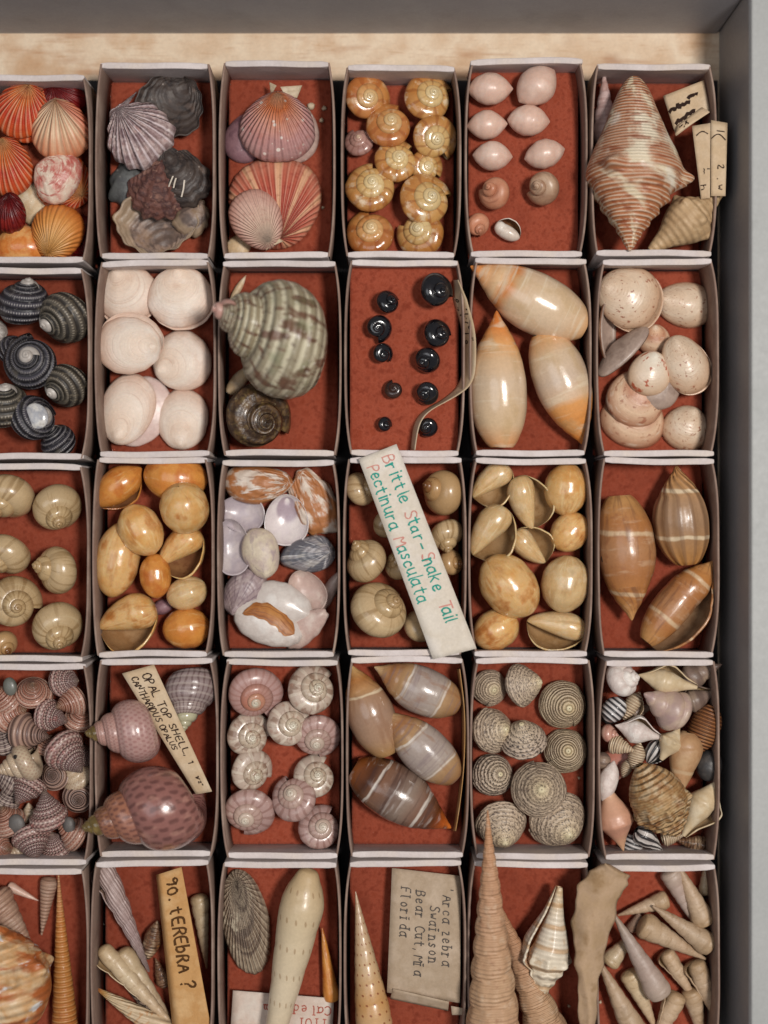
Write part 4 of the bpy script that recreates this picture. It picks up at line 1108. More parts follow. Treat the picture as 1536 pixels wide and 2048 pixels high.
m_ark = mat('grey_brown_ark', ['8c7866', '9a8672', '7d6856', 'a6947e'], on='v', f=4, wrp=.6, rough=.6, pats=[('c2b29a', .5, 'ax', 36, .3, .3, .9), ('54423a', .7, 'uvn', 3, 12, .5, .6), ('c9bba2', .75, 'spot', 4, .58, .68)], bumps=[('ax', 36, .3, 1.4), ('n', 8, 3)])
m_hole = mat('dark_hole', ['1c100c', '140c0a'], f=2, rough=.8)

p_white = mat('white_paper', ['d9cfc2', 'd2c6b6', 'ddd4ca'], f=1.5, rough=.8, spec=.2, var=0, pats=[('c4b49c', .4, 'spot', 2, .6, .78)], bumps=[('n', 10, .4)])
p_cream = mat('cream_paper', ['cdb598', 'c4aa8a', 'd2bda2'], f=1.5, rough=.8, spec=.2, var=.05, pats=[('b0946c', .4, 'spot', 3, .6, .78)], bumps=[('n', 10, .5)])
p_buff = mat('buff_paper', ['c79a66', 'bd8e5a', 'cfa878'], f=2, rough=.8, spec=.2, var=0, pats=[('a87a44', .4, 'spot', 5, .6, .75)], bumps=[('n', 10, .5)])
p_grey = mat('grey_tan_paper', ['b4a08a', 'a8937c', 'bca893'], f=2, rough=.85, spec=.2, var=0, pats=[('907a62', .4, 'spot', 4, .58, .75)], bumps=[('n', 8, .6)])
p_pink = mat('off_white_paper', ['d2c2b4', 'ccb8aa', 'd6cabe'], f=2, rough=.85, spec=.2, var=0, bumps=[('n', 8, .6)])
p_tan = mat('torn_tan_paper', ['a88c6c', 'b09478', '9c8060'], f=2, rough=.85, spec=.2, var=0, pats=[('8a6c4c', .5, 'spot', 4, .56, .7)], bumps=[('n', 6, 1.5)])
i_teal = mat('teal_ink', ['2a8c7c', '34988a'], f=3, rough=.7, spec=.1, var=0)
i_red = mat('faded_red_ink', ['cc9084', 'c48478'], f=3, rough=.7, spec=.1, var=0)
i_blk = mat('black_ink', ['2a1c18', '38261e'], f=3, rough=.7, spec=.1, var=0)
i_brn = mat('brown_ink', ['4a3018', '5a3c20'], f=3, rough=.7, spec=.1, var=0)
i_typ = mat('typewriter_ink', ['4a4440', '5c544e'], f=6, rough=.7, spec=.1, var=0)
i_rdt = mat('red_typewriter_ink', ['a04a3c', 'b06050'], f=6, rough=.7, spec=.1, var=0)


# ================================================================== row 1
B(1, 1, "orange scallop shell", "scallop_shell", "scallop", "orange scallops in one box")
va(120, 205, 108, 80, 110, 22, m_sr, "!flat red scallop valve behind the peach ribbed scallop", ribs=(20, .05), lift=6, pitch=-18)
va(60, 400, 90, 100, 60, 18, m_cream, "!cream scallop fragment between the dark red and the mottled scallop", lift=2, ragged=.06)
va(160, 475, 80, 100, -60, 20, m_sr, "!red scallop valve wedged against the lower right corner", ribs=(20, .05), lift=0)
va(125, 362, 116, 112, -35, 24, m_so, "lying under the mottled pink scallop", ribs=(22, .04), lift=14)
va(15, 330, 95, 120, 100, 34, m_so, "cut by the photo edge at mid height", ribs=(22, .05), lift=30)
va(40, 490, 115, 85, 95, 34, m_sg, "!glossy orange scallop valve lying along the bottom wall", lift=18)
va(18, 424, 62, 84, 90, 26, m_sr, "!small dark red scallop valve at the left photo edge", ribs=(18, .06), lift=44)
va(46, 224, 112, 120, 62, 26, m_so, "underneath the topmost orange scallop at upper left", ribs=(22, .05), lift=28)
va(34, 212, 104, 116, 62, 32, m_so, "topmost at upper left with one pointed ear", ribs=(24, .06), lift=46, ears=((1, .62, .12), (-1, .45, .1)))
va(121, 256, 118, 124, 100, 38, m_sp, "!peach ribbed scallop with a red edge, upper right", ribs=(26, .06), lift=38, roll=8)
va(113, 354, 108, 92, 150, 30, m_sm, "!round scallop mottled pink and white", lift=48, ribs=(30, .02))
va(113, 463, 106, 116, -105, 38, m_sy, "!yellow orange ribbed scallop, lowest at the right", ribs=(30, .03), lift=34, ears=((1, .4, .1),))

B(1, 2, "dark bivalve", "bivalve_shell", "shell", "dark encrusted bivalves in one box")
va(340, 214, 134, 128, 60, 30, m_db, "with a black interior at the top right", lift=6, up=True, inner=m_dk, ragged=.07, rings=(6, .05))
va(254, 362, 74, 104, 80, 26, m_bg, "!blue grey crusted valve at the left of its box", lift=6, ragged=.07)
va(380, 436, 70, 78, 50, 20, m_db, "!tan bivalve fragment at the right under the thorny valve", lift=18, ragged=.08)
va(314, 447, 168, 128, -75, 38, m_dk, "!big pale brown hollow bivalve at the bottom of its box", lift=4, ragged=.06, skew=.08, up=True, inner=m_db, rings=(7, .06))
va(306, 374, 106, 122, 75, 34, m_dr, "!red brown crusted bivalve in the middle", lift=36, ragged=.10, ribs=(14, .06), rings=(7, .06), pw=1.0)
THORNY = va(366, 352, 100, 126, 125, 30, m_dk, "with white thorns, right of the middle", lift=40, ragged=.06, rings=(6, .06), pw=.9)
va(280, 258, 134, 136, 130, 42, m_dg, "!lilac grey ribbed scallop with a pointed ear", lift=40, ribs=(17, .07), rings=(8, .03), ragged=.05, ears=((-1, .78, .05),), name="scallop_shell", earm=m_dg)

B(1, 3, "pink scallop", "scallop_shell", "scallop", "pink scallops in one box")
va(490, 272, 84, 110, 60, 22, m_pl, "!dull purple scallop valve half hidden at the left", lift=2)
va(575, 262, 124, 128, 80, 26, m_pw, "!pale pink scallop valve beneath the orange tipped scallop", lift=4, ragged=.02)
va(477, 490, 54, 44, -60, 12, m_cream, "!small cream scallop piece in the bottom left corner", lift=0)
va(548, 402, 186, 186, -82, 40, m_ps, "!large red scallop with pale rays", lift=6, ribs=(40, .02))
va(553, 240, 152, 142, 88, 40, m_po, "!orange tipped pink scallop with white crusts and beige ear", lift=32, ribs=(34, .02), ragged=.015, ears=((-1, .62, .16, .20), (1, .25, .10, .26)), earm=m_pe)
va(510, 436, 104, 128, -62, 34, m_pp, "!small pale pink scallop lying on the red rayed scallop", lift=42, ribs=(36, .015), ears=((1, .5, .14), (-1, .25, .08)), earm=m_pe)
for i, (x, y, d) in enumerate(((622, 212, 15), (648, 216, 9), (643, 240, 9), (646, 415, 6))):
    va(x, y, d, d, 40 * i, d * .4, m_pe, ["!largest white crumb right of the orange tipped scallop", "!tiny white crumb, higher of two on the felt", "!tiny pinkish crumb, lower of two on the felt", "!faint crumb right of the red rayed scallop"][i], ragged=.2, na=16, nr=6, name="shell_crumb", cat="crumb", group="shell crumbs on the felt")

B(1, 4, "amber snail", "sun_snail_shell", "snail shell", "amber snails in one box")
sn(736, 194, 93, -20, 72, 'sun', m_amo, "at the top left, smooth and orange", wobble=.03)
sn(856, 195, 103, 30, 72, 'sun', m_am, "at the top right, large and striped", wobble=.03)
sn(776, 250, 95, 70, 74, 'sun', m_amo, "smooth, just below the top left one", lift=8, wobble=.03)
sn(870, 274, 93, -50, 66, 'sun', m_am, "at the right edge, lip pointing down", lift=4, wobble=.03)
sn(718, 285, 61, 120, 70, 'sun', m_amp, "!small pinkish amber snail at the left wall", wobble=.03)
sn(790, 322, 91, 50, 74, 'sunn', m_am, "knobbly, in the centre of its box", lift=8, wobble=.03)
sn(853, 331, 69, -30, 70, 'sun', m_am, "small, right of the knobbly central one", wobble=.03)
sn(739, 374, 103, 90, 76, 'sunn', m_am, "knobbly and flat with a pale centre", lift=4, wobble=.03)
sn(852, 398, 110, 20, 70, 'sun', m_am, "largest, striped, low on the right", lift=4, wobble=.03)
sn(740, 465, 99, 100, 74, 'sunn', m_amo, "knobbly, in the bottom left corner", wobble=.03)
sn(840, 470, 97, 160, 72, 'sun', m_am, "at the bottom right corner", wobble=.03)

B(1, 5, "pale pink oval shell", "oval_shell", "shell", "pale pink oval shells in one box")
for x, y, L, d, az, tl in ((980, 178, 92, 64, 0, "at the top left"), (1073, 172, 94, 76, 42, "tilted, at the top right"), (974, 250, 82, 59, 3, "second down on the left"),
                           (1057, 241, 86, 62, -4, "second down on the right"), (985, 312, 80, 59, -3, "third down on the left"), (1089, 308, 84, 58, 14, "third down on the right, tilted")):
    la(x, y, L, d, az, 'egg', m_egg, tl, el=2, spin=0, k=.05, wobble=.028)
sn(988, 388, 66, 170, 58, 'moon', m_tan, "!peach brown snail, left of two similar ones", name="snail_shell", W=2.6, lift=0)
sn(1086, 378, 68, 200, 58, 'moon', m_tan2, "!peach brown snail with grey whorl, right of two", name="snail_shell", W=2.4)
sn(956, 450, 50, -70, 45, 'moon', m_tan, "!small brown snail against the left wall", name="snail_shell", W=2.4)
la(1015, 460, 56, 44, 150, "ball", m_wht, "!small white snail with a brown open mouth", ap=m_bind, spin=232, k=.8, k0=.0, name="snail_shell", lift=0)

B(1, 6, "conch", "conch_shell", "shell", "shells in the box with the striped conch")
la(1209, 224, 150, 50, 92, 'turret', m_conp, "!slender pale pink spired shell along the left wall", wh=6, sut=.16, el=6, lift=0, name="spired_shell")
la(1281, 327, 352, 192, -92, "conch", m_con, "!big orange striped conch with knobbed shoulder and spire below", wh=6, t1=.42, gc=1, sut=.11, nod=(3, .30, .425, .035, .06), k=.18, nt=220, na=150, spin=90, el=4, lift=0, wobble=.02)
la(1372, 446, 186, 98, 38, 'spin', m_cont, "!plain tan whelk in the lower right corner", wh=5, t1=.4, gc=1, sut=.10, nod=(6, .20, .42, .07, .03), el=4, lift=18, wobble=.035, spin=20, name="whelk_shell", na=90, nt=120)

# ================================================================== row 2
B(2, 1, "black top shell", "black_top_shell", "snail shell", "black top shells in one box")
sn(28, 702, 69, 30, 40, 'ner', m_blk, "mostly hidden behind the central one", tipm=m_tipb, spire=1.75)
r_ = sn(50, 606, 108, 78, 26, 'ner', m_blk, "lying on its side at the top left", tipm=m_tipb, spire=1.75, lift=8, l=108)
r_ = sn(132, 637, 110, 218, 40, 'ner', m_blk2, "large, at the top right against the wall", tipm=m_tipb, spire=1.75, lift=10, l=112)
r_ = sn(135, 772, 93, 225, 45, 'ner', m_blk2, "below the large one at the right wall", tipm=m_tipb, spire=1.75, lift=6, l=96)
r_ = sn(61, 722, 114, 100, 78, 'ner', m_blk, "central, with its pale tip facing up", tipm=m_tipb, spire=1.75, lift=18)
sn(8, 812, 110, 80, 35, 'ner', m_blk2, "cut by the photo edge, rust stained", tipm=m_tipb, spire=1.75, lift=6)
r_ = sn(66, 836, 99, 20, 36, 'ner', m_blk, "with a worn silver patch and cream tip", tipm=m_tipb, spire=1.75, lift=14, l=96)
blob_child(r_, "nacre_patch", 73, 832, 6, 46, 54, 8, 30, m_nac)
r_ = sn(118, 886, 78, 120, 32, 'ner', m_blk, "small, in the bottom right corner", tipm=m_tipb, spire=1.75, lift=2, l=80, ap=m_nac)
sn(-10, 664, 59, 0, 30, 'ner', m_tipb, "!pale round snail cut by the left photo edge", tipm=m_tipb, spire=1.75, lift=10)

B(2, 2, "white clam", "clam_shell", "clam", "white clams in one box")
K = dict(rings=(9, .012), point=.08, beak=.35, pw=.75, ribs=(60, .006), ragged=.008)
va(256, 592, 122, 118, 120, 21, m_clam, "at the top left with a double rim", lift=14, pair=("lower_valve", -5, 4, 1.0), **K)
va(363, 838, 106, 122, -92, 21, m_clam, "at the bottom right, beak pointing down", lift=10, **K)
va(363, 720, 122, 118, 205, 21, m_clam, "at the middle right, beak pointing left", lift=16, **K)
va(362, 596, 132, 124, 95, 22, m_clam, "at the top right, overlapping its neighbour", lift=26, pair=("lower_valve", -5, -3, 1.0), **K)
va(259, 686, 116, 132, -4, 21, m_clam, "on the left in the middle, two valves showing", lift=36, pair=("lower_valve", 4, 9, 1.0), **K)
va(281, 822, 116, 146, -115, 18, m_clami, "!open white clam valve showing a smooth inside rim, lower left", lift=8, **K)
va(255, 818, 108, 146, -108, 21, m_clam, "at the lower left on the open valve", lift=24, **K)

B(2, 3, "turban shell", "turban_shell", "snail shell", "turban shells in one box")
la(476, 577, 60, 14, 60, 'olive', m_cream, "!thin cream splinter in the upper left corner", k=0, name="shell_splinter", cat="shell")
la(478, 760, 74, 30, 50, 'olive', m_cream, "!pale slim shell sticking out between the two turbans", k=0, name="slim_shell", cat="shell")
sn(518, 830, 138, -25, 62, 'moon', m_turn, "!rough dark brown turban in the lower left", l=118, cords=(9, .015), wobble=.025)
sn(545, 682, 240, 162, 24, 'turbo', m_turb, "!big green and brown banded turban with pink tip", lift=6, l=272, nt=64, nv=80, spin=0, tipm=m_turt, spire=2.6, wobble=.01)

B(2, 4, "black bead shell", "bead_shell", "snail shell", "round black bead shells on felt")
for x, y, d, tl, mm in ((873, 580, 68, "largest of all, at the top right", 0), (775, 604, 48, "at the top of the left column", 0), (759, 658, 50, "second in the left column", 0), (875, 667, 58, "second in the right column", 0),
                        (766, 706, 40, "third in the left column", 0), (855, 721, 52, "third in the right column", 0), (786, 778, 36, "!small dark brown bead shell in the left column", 1),
                        (855, 787, 46, "fourth in the right column", 0), (770, 848, 30, "smallest of all, bottom of the left column", 0), (857, 855, 38, "bottom of the right column beside the paper", 0)):
    sn(x, y, d * 1.08, (x * 7) % 360, 50 + (y % 30), 'moon', m_jetb if mm else m_jet, tl, W=2.4, l=d, nt=34, nv=24)

B(2, 5, "cream olive shell", "olive_shell", "olive shell", "cream olive shells in one box")
au(944, 545, 1178, 664, 122, 'olive', m_ol, "across the top, with orange bands", wh=4, t1=.3, gc=2, sut=.05, lift=10, el=4, k=.3, k0=.1, spin=60, slope=.06, wobble=.018)
au(990, 622, 1002, 895, 118, 'olive', m_ol2, "upright on the left with an orange tip", wh=4, t1=.3, gc=2, sut=.05, lift=10, el=2, k=.3, k0=.1, spin=75, slope=.06, wobble=.018)
au(1166, 888, 1078, 662, 112, 'olive', m_ol3, "on the right, orange below a cream band", wh=4, t1=.26, gc=2, sut=.05, lift=0, el=-2, k=.3, k0=.1, spin=80, slope=.06, wobble=.018)

B(2, 6, "speckled clam", "clam_shell", "clam", "speckled clams in one box")
K = dict(rings=(10, .012), point=.12, beak=.2)
va(1310, 678, 66, 62, 90, 22, m_spo, "!orange brown clam tucked in the middle of its box", lift=8, **K)
va(1266, 838, 132, 116, 70, 27, m_spo, "!banded brown clam at the bottom left", lift=0, **K)
va(1272, 796, 116, 122, 60, 27, m_spo, "!banded brown clam lying on another, lower left", lift=22, **K)
va(1315, 770, 96, 98, 60, 20, m_spg, "!grey clam valve under the red marked clam", lift=36, **K)
va(1300, 746, 86, 92, 75, 24, m_spr, "!white clam with red zigzag marks", lift=50, **K)
va(1375, 730, 92, 124, 115, 28, m_spk, "oval, on the right at mid height", lift=34, pair=("lower_valve", -4, -3, 1.0), **K)
va(1262, 598, 124, 128, 160, 35, m_spk, "large, at the top left", lift=12, pair=("lower_valve", -10, 4, 1.0), **K)
va(1373, 608, 92, 120, 170, 33, m_spk, "at the top right", lift=4, **K)
va(1374, 856, 96, 92, 70, 30, m_spk, "in the bottom right corner", lift=4, **K)
va(1214, 662, 128, 70, 180, 15, m_spo, "!clam valve on edge against the left wall", lift=6, up=True, inner=m_spg, pitch=-58, **K)
va(1246, 704, 136, 64, 135, 13, m_spg, "!grey clam valve on edge pointing to the upper right", lift=26, pitch=54, **K)

# ================================================================== row 3
B(3, 1, "tan moon snail", "moon_snail_shell", "snail shell", "tan moon snails beside the orange bubble shells")
sn(20, 992, 104, -115, 40, 'moon', m_mo, "cut by the photo edge, uppermost", lift=2)
sn(116, 1014, 100, -62, 46, 'moon', m_mo, "at the top right of its box", l=104)
sn(16, 1108, 96, -130, 35, 'moon', m_mo, "cut by the photo edge at mid height", lift=2)
sn(116, 1140, 100, 172, 40, 'moon', m_mo, "on the right with its spire pointing left", l=100)
sn(29, 1202, 106, -10, 66, 'moon', m_mo, "spire facing up, cut by the left edge", lift=4)
sn(117, 1251, 104, -60, 48, 'moon', m_mo, "at the bottom right corner", l=110)
sn(10, 1287, 54, -40, 45, 'moon', m_mob, "!small brown tipped moon snail at the bottom left edge")

B(3, 2, "orange bubble shell", "bubble_shell", "bubble shell", "orange bubble shells in one box")
la(325, 1214, 50, 30, 20, 'egg', m_pl, "!small lavender bubble shell glimpsed between others", k=.05, lift=0)
la(364, 1104, 106, 92, 40, "ball", m_bo, "open, its dark mouth facing up", ap=m_bind, spin=246, lift=10, k=1.9, k0=0, kr=.95)
la(352, 955, 130, 98, 172, 'ball', m_boo, "deep orange and striped at the top right", k=.08, lift=6)
la(238, 975, 116, 82, 40, 'fat', m_boo, "deep orange with a dark slit, top left", ap=m_bind, k=.45, spin=300, lift=2)
la(235, 1120, 152, 92, 80, 'ball', m_bo, "longest, upright at the left wall", k=.12, lift=0)
la(311, 1152, 90, 64, 95, 'ball', m_boo, "small and orange in the centre", k=.08, lift=26)
la(374, 1186, 84, 68, 20, 'ball', m_bp, "small and pale on the right", k=.08, lift=16)
la(282, 1060, 110, 88, 120, 'ball', m_bo, "round, above the centre", k=.1, lift=30)
la(369, 1016, 112, 100, 100, 'ball', m_bo, "big and round, overlapping the striped one", k=.1, lift=34, el=40)
la(373, 1256, 96, 84, 5, 'ball', m_boo, "in the bottom right corner", k=.1, lift=0)
la(258, 1247, 122, 112, 20, "ball", m_bo, "wide open at the bottom left", ap=m_bin, spin=246, lift=4, k=1.9, k0=0, kr=.95)

B(3, 3, "slipper shell", "slipper_shell", "slipper shell", "slipper shells in one box")
va(655, 1186, 30, 92, 60, 16, m_slr, "!thin pinkish slipper crescent at the right wall", lift=0, ragged=.015)
va(484, 1028, 74, 94, 170, 26, m_sll, "!lilac hollow slipper shell at the upper left", lift=0, up=True, inner=m_sll)
va(574, 1040, 88, 104, 90, 30, m_slw, "!white hollow slipper shell with a purple stain", lift=4, up=True, inner=m_slw)
va(466, 1094, 74, 114, 95, 28, m_sll, "!lilac hollow slipper shell along the left wall", lift=14, up=True, inner=m_sll)
va(628, 1003, 84, 140, 115, 24, m_slo, "!brown and white slipper shell at the upper right", lift=10, ragged=.06, rings=(5, .05), sq=2.3)
va(616, 1184, 74, 92, 120, 24, m_slr, "!curved pinkish slipper shell beside the big white one", lift=4, up=True, inner=m_slr)
va(515, 969, 78, 140, 0, 28, m_slo, "!orange flamed slipper shell at the top left", lift=18, beak=.35, ragged=.03, rings=(5, .03))
va(520, 1107, 74, 104, -75, 24, m_slc, "!cream mottled slipper shell in the middle left", lift=34, ragged=.02)
va(614, 1108, 72, 114, 8, 34, m_slb, "!blue grey streaked slipper shell at the right", lift=20, beak=.4, point=-.25, rings=(7, .025), ragged=.02)
va(488, 1184, 84, 112, -120, 36, m_slm, "!mauve streaked slipper shell at the lower left", lift=10, beak=.4, point=-.1, rings=(8, .025), ragged=.02)
r_ = va(564, 1206, 84, 128, -20, 26, m_slp, "!big white slipper shell in the lower middle", lift=24, ragged=.015, pw=.75)
r_ = va(535, 1246, 84, 146, -25, 27, m_slp, "!white slipper shell with a large orange brown patch", lift=34, ragged=.012, pw=.75)
PATCH_HOST = r_
va(611, 1258, 58, 112, 40, 14, m_slr, "!wedge shaped pinkish slipper shell in the lower right", lift=10, ragged=.03, pitch=-14)

B(3, 4, "tan moon snail", "moon_snail_shell", "snail shell", "moon snails under the long paper strip")
sn(772, 1048, 58, -40, 45, 'moon', m_mo, "peeping out left of the paper at upper middle")
sn(724, 978, 72, 10, 30, 'moon', m_mo, "at the top left under the paper end")
sn(884, 986, 94, 165, 36, 'moon', m_mob, "!moon snail with a dark brown tip, right of the paper", l=98)
sn(893, 1072, 72, -80, 30, 'moon', m_mo, "right of the paper, above the speckled small one")
sn(902, 1124, 54, 0, 45, 'moon', m_mob, "!small brown tipped moon snail by the right wall")
sn(733, 1122, 92, 128, 30, 'moon', m_mo, "on the left with its spire at upper left", l=98)
sn(797, 1130, 62, 140, 45, 'moon', m_mo, "half covered, in the middle left of the paper")
sn(757, 1219, 122, 40, 46, 'moon', m_mo, "largest, at the bottom left", l=116)
sn(838, 1252, 68, 30, 45, 'moon', m_mo, "mostly hidden beneath the lower paper end")

B(3, 5, "amber bubble shell", "bubble_shell", "bubble shell", "amber bubble shells in one box")
la(985, 970, 96, 78, 40, "ball", m_bp, "open, at the top left", spin=246, k=1.9, k0=0, kr=.95, ap=m_bpi, lift=4)
la(1060, 1004, 110, 84, 105, "ball", m_bp, "with a teardrop mouth, top centre", spin=246, k=1.9, k0=0, kr=.95, ap=m_bpi, lift=10)
la(1132, 979, 106, 90, 85, 'ball', m_bo, "round and deep orange at the top right", k=.1, lift=6)
la(985, 1066, 116, 94, 55, "ball", m_bp, "large and open at the left wall", spin=246, k=1.9, k0=0, kr=.95, ap=m_bpi, lift=12)
la(1064, 1090, 88, 72, 135, "ball", m_bp, "small and open in the centre", spin=246, k=1.9, k0=0, kr=.95, ap=m_bpi, lift=4)
la(1140, 1064, 86, 76, 50, 'ball', m_bo, "small and round at the right wall", k=.12, lift=6)
la(1018, 1172, 142, 112, 130, 'ball', m_bo, "largest, domed, left of the middle", k=.12, lift=8)
la(1130, 1168, 116, 98, 80, 'ball', m_bp, "round and translucent, right of the middle", k=.1, lift=0)
la(992, 1259, 96, 82, 30, 'ball', m_bo, "round, at the bottom left corner", k=.1, lift=0)
la(1113, 1261, 122, 80, -10, "ball", m_bp, "lying open at the bottom right", spin=246, k=1.9, k0=0, kr=.95, ap=m_bpi, lift=2)

B(3, 6, "brown spindle shell", "spindle_shell", "spindle shell", "brown spindle shells in one box")
r_ = au(1266, 1240, 1240, 990, 118, 'olive', m_sd, "long, with one black hole, on the left", wh=4, t1=.26, gc=2, sut=.07, lift=8, el=2, k=.3, k0=.1, spin=70, slope=.16, wobble=.02)
blob_child(r_, "drill_hole", 1208, 1115, -24, 12, 24, 4, 0, m_hole)
au(1350, 932, 1376, 1130, 110, 'olive', m_sd2, "at the upper right, axially folded", wh=4, t1=.3, gc=2, sut=.04, ribs=(13, .012), lift=4, el=4, k=.3, k0=.1, spin=70, slope=.14, wobble=.02)
au(1418, 1130, 1287, 1292, 112, 'olive', m_sd, "at the lower right, its mouth open", wh=4, t1=.36, gc=2, sut=.06, k=.75, spin=240, ap=m_sdi, lift=4)

# ================================================================== row 4
B(4, 1, "pink top shell", "small_top_shell", "snail shell", "small pink top shells heaped in one box")
T1, T2, T3, T4, T5 = m_t1, m_t2, m_t3, m_t4, m_t5
pile = [
    (15, 1402, 60, 120, 30, T3, "with a grey green cap at the top left edge", 20, (20, 1373, 28, 38, m_oper)),
    (132, 1362, 56, 10, 35, T1, "at the top right with an open mouth", 10, None), (147, 1402, 56, 200, 40, T3, "rosy, second from the top at the right", 16, None),
    (22, 1428, 66, 20, 30, T3, "orange flecked at the left photo edge", 16, None), (155, 1438, 50, 60, 30, T3, "dull orange against the right wall", 6, None),
    (12, 1476, 60, 100, 40, T2, "grey, at the left edge above the holed one", 12, None), (88, 1490, 36, 60, 15, T3, "tiny glossy pink, left of the big cone", 20, None),
    (170, 1516, 44, 0, 30, T1, "dark checked, hugging the right wall", 6, None), (155, 1552, 56, 120, 35, T5, "pale, with an open mouth by the right wall", 8, None),
    (15, 1562, 54, 150, 20, T2, "dark, with a black mouth at the left edge", 10, None), (12, 1594, 46, 60, 10, T2, "silvery, at the left photo edge", 16, None),
    (58, 1624, 32, 90, 20, T5, "tiny greenish, left of the tall cone", 8, None), (112, 1690, 54, 100, 30, T1, "at the bottom middle, cone shaped", 6, None),
    (2, 1692, 48, 0, 50, T3, "cut by the photo edge at the bottom left", 10, None), (38, 1700, 36, 200, 30, T5, "small pearly one on the bottom wall", 6, None),
    (66, 1386, 62, 70, 55, T3, "large, pearly mouth up, at the top", 26, None), (106, 1430, 56, -10, 25, T1, "cone pointing right, upper middle", 30, None),
    (62, 1464, 66, -5, 20, T4, "striped with a sharp tip pointing right", 30, None), (40, 1516, 74, 200, 10, T5, "cream, with two black drill holes", 34, None),
    (132, 1500, 72, -40, 28, T1, "largest pink cone at the right of middle", 32, None), (60, 1574, 60, 240, 30, T1, "boldly checked, left of the middle", 30, None),
    (107, 1555, 50, 90, 78, T4, "facing up with a dark centre", 34, None), (154, 1594, 56, 0, 82, T4, "ringed, tip facing up, at the right wall", 24, None),
    (97, 1620, 66, 98, 14, T1, "tall cone pointing up, lower middle", 32, None), (20, 1640, 58, 110, 30, T3, "with a round grey cap, lower left", 24, (33, 1648, 34, 40, m_operd)),
    (146, 1668, 58, 140, 20, T3, "with a grey cap near the lower right corner", 22, (138, 1650, 26, 34, m_operd)), (64, 1680, 68, -70, 30, T1, "round mouth down at the bottom left", 22, None),
]
for x, y, d, az, el, mm, tl, lf, op in pile:
    d *= 1.2
    apx = m_tin if any(w in tl for w in ("mouth up", "mouth", "pearly")) else None
    r_ = sn(x, y, d, az, el, 'cone', mm, tl, lift=lf, spin=265 if apx and "mouth up" in tl or "holes" in tl else 40, ap=apx, l=d * (1.05 if el < 30 else .9), nt=34, nv=26)
    if op:
        blob_child(r_, "operculum", op[0], op[1], -104 + lf + d * .78, op[2], op[3], 8, 10, op[4])
    if "holes" in tl:
        blob_child(r_, "drill_hole", 31, 1514, -104 + lf + d * .9, 9, 9, 3, 0, m_hole)
        blob_child(r_, "drill_hole", 42, 1538, -104 + lf + d * .8, 8, 7, 3, 0, m_hole)

B(4, 2, "opal top shell", "opal_top_shell", "snail shell", "opal top shells in one box")
KP = dict(nv=60, nt=54)
sn(383, 1396, 108, -96, 24, 'top', m_op3, "greyish, with a pale green tip pointing down", l=138, lift=6, tipm=m_pale, spire=2.2, spin=30, **KP)
sn(248, 1461, 130, 184, 14, 'top', m_op1, "pink, with a golden tip crossing the left wall", l=152, lift=30, tipm=m_gold, spire=3.0, spin=20, **KP)
sn(292, 1614, 180, 195, 14, 'top', m_op2, "biggest, dark pink and brown, at the bottom", l=252, lift=16, tipm=m_gold, spire=2.7, spin=10, **KP)

B(4, 3, "button snail", "button_snail_shell", "snail shell", "pinkish button snails in one box")
for x, y, d, az, el, mm, tl, lf in ((512, 1386, 112, -60, 66, m_bt3, "!rosy button snail, largest, at the top left", 4), (622, 1378, 102, 40, 68, m_bt2, "mottled, at the top right", 2), (500, 1468, 92, 0, 72, m_bt2, "mottled, second on the left", 0),
                                (636, 1473, 96, -80, 66, m_bt1, "streaked, second on the right", 0), (577, 1447, 90, 20, 72, m_bt2, "pale, overlapping in the upper middle", 16), (504, 1539, 88, -20, 66, m_bt2, "third on the left, ribs on its right", 2),
                                (627, 1552, 86, 60, 66, m_bt2, "plain tan, third on the right", 0), (588, 1598, 96, 120, 62, m_bt1, "with white rim spire in the lower middle", 10), (500, 1625, 104, -100, 70, m_bt1, "strongly streaked, at the bottom left", 2), (637, 1654, 88, 60, 68, m_bt1, "in the bottom right corner", 2)):
    sn(x, y, d, az, el + (x % 9) - 6, 'disc', mm, tl, lift=lf, wobble=.03)

B(4, 4, "brown olive shell", "olive_shell", "olive shell", "brown olive shells in one box")
au(708, 1335, 782, 1512, 98, 'olive', m_bl1, "at the upper left, tan all over", wh=4, t1=.3, gc=2, sut=.06, el=3, k=.3, k0=.1, spin=60, slope=.12, wobble=.02)
au(752, 1343, 922, 1420, 98, 'olive', m_bl2, "at the top right with a lilac band", wh=4, t1=.32, gc=2, sut=.06, el=3, lift=4, k=.3, k0=.1, spin=50, slope=.10, wobble=.02)
au(775, 1430, 920, 1565, 98, 'olive', m_bl2, "in the middle right, lilac band, blunt cream tip", wh=4, t1=.3, gc=2, sut=.07, el=3, lift=12, k=.3, k0=.1, spin=60, slope=.10, wobble=.02)
au(898, 1645, 700, 1528, 112, 'olive', m_bl3, "!dark banded olive shell with an orange tip at the bottom", wh=4, t1=.3, gc=2, sut=.05, el=2, k=.3, k0=.15, spin=70, slope=.08, wobble=.018)

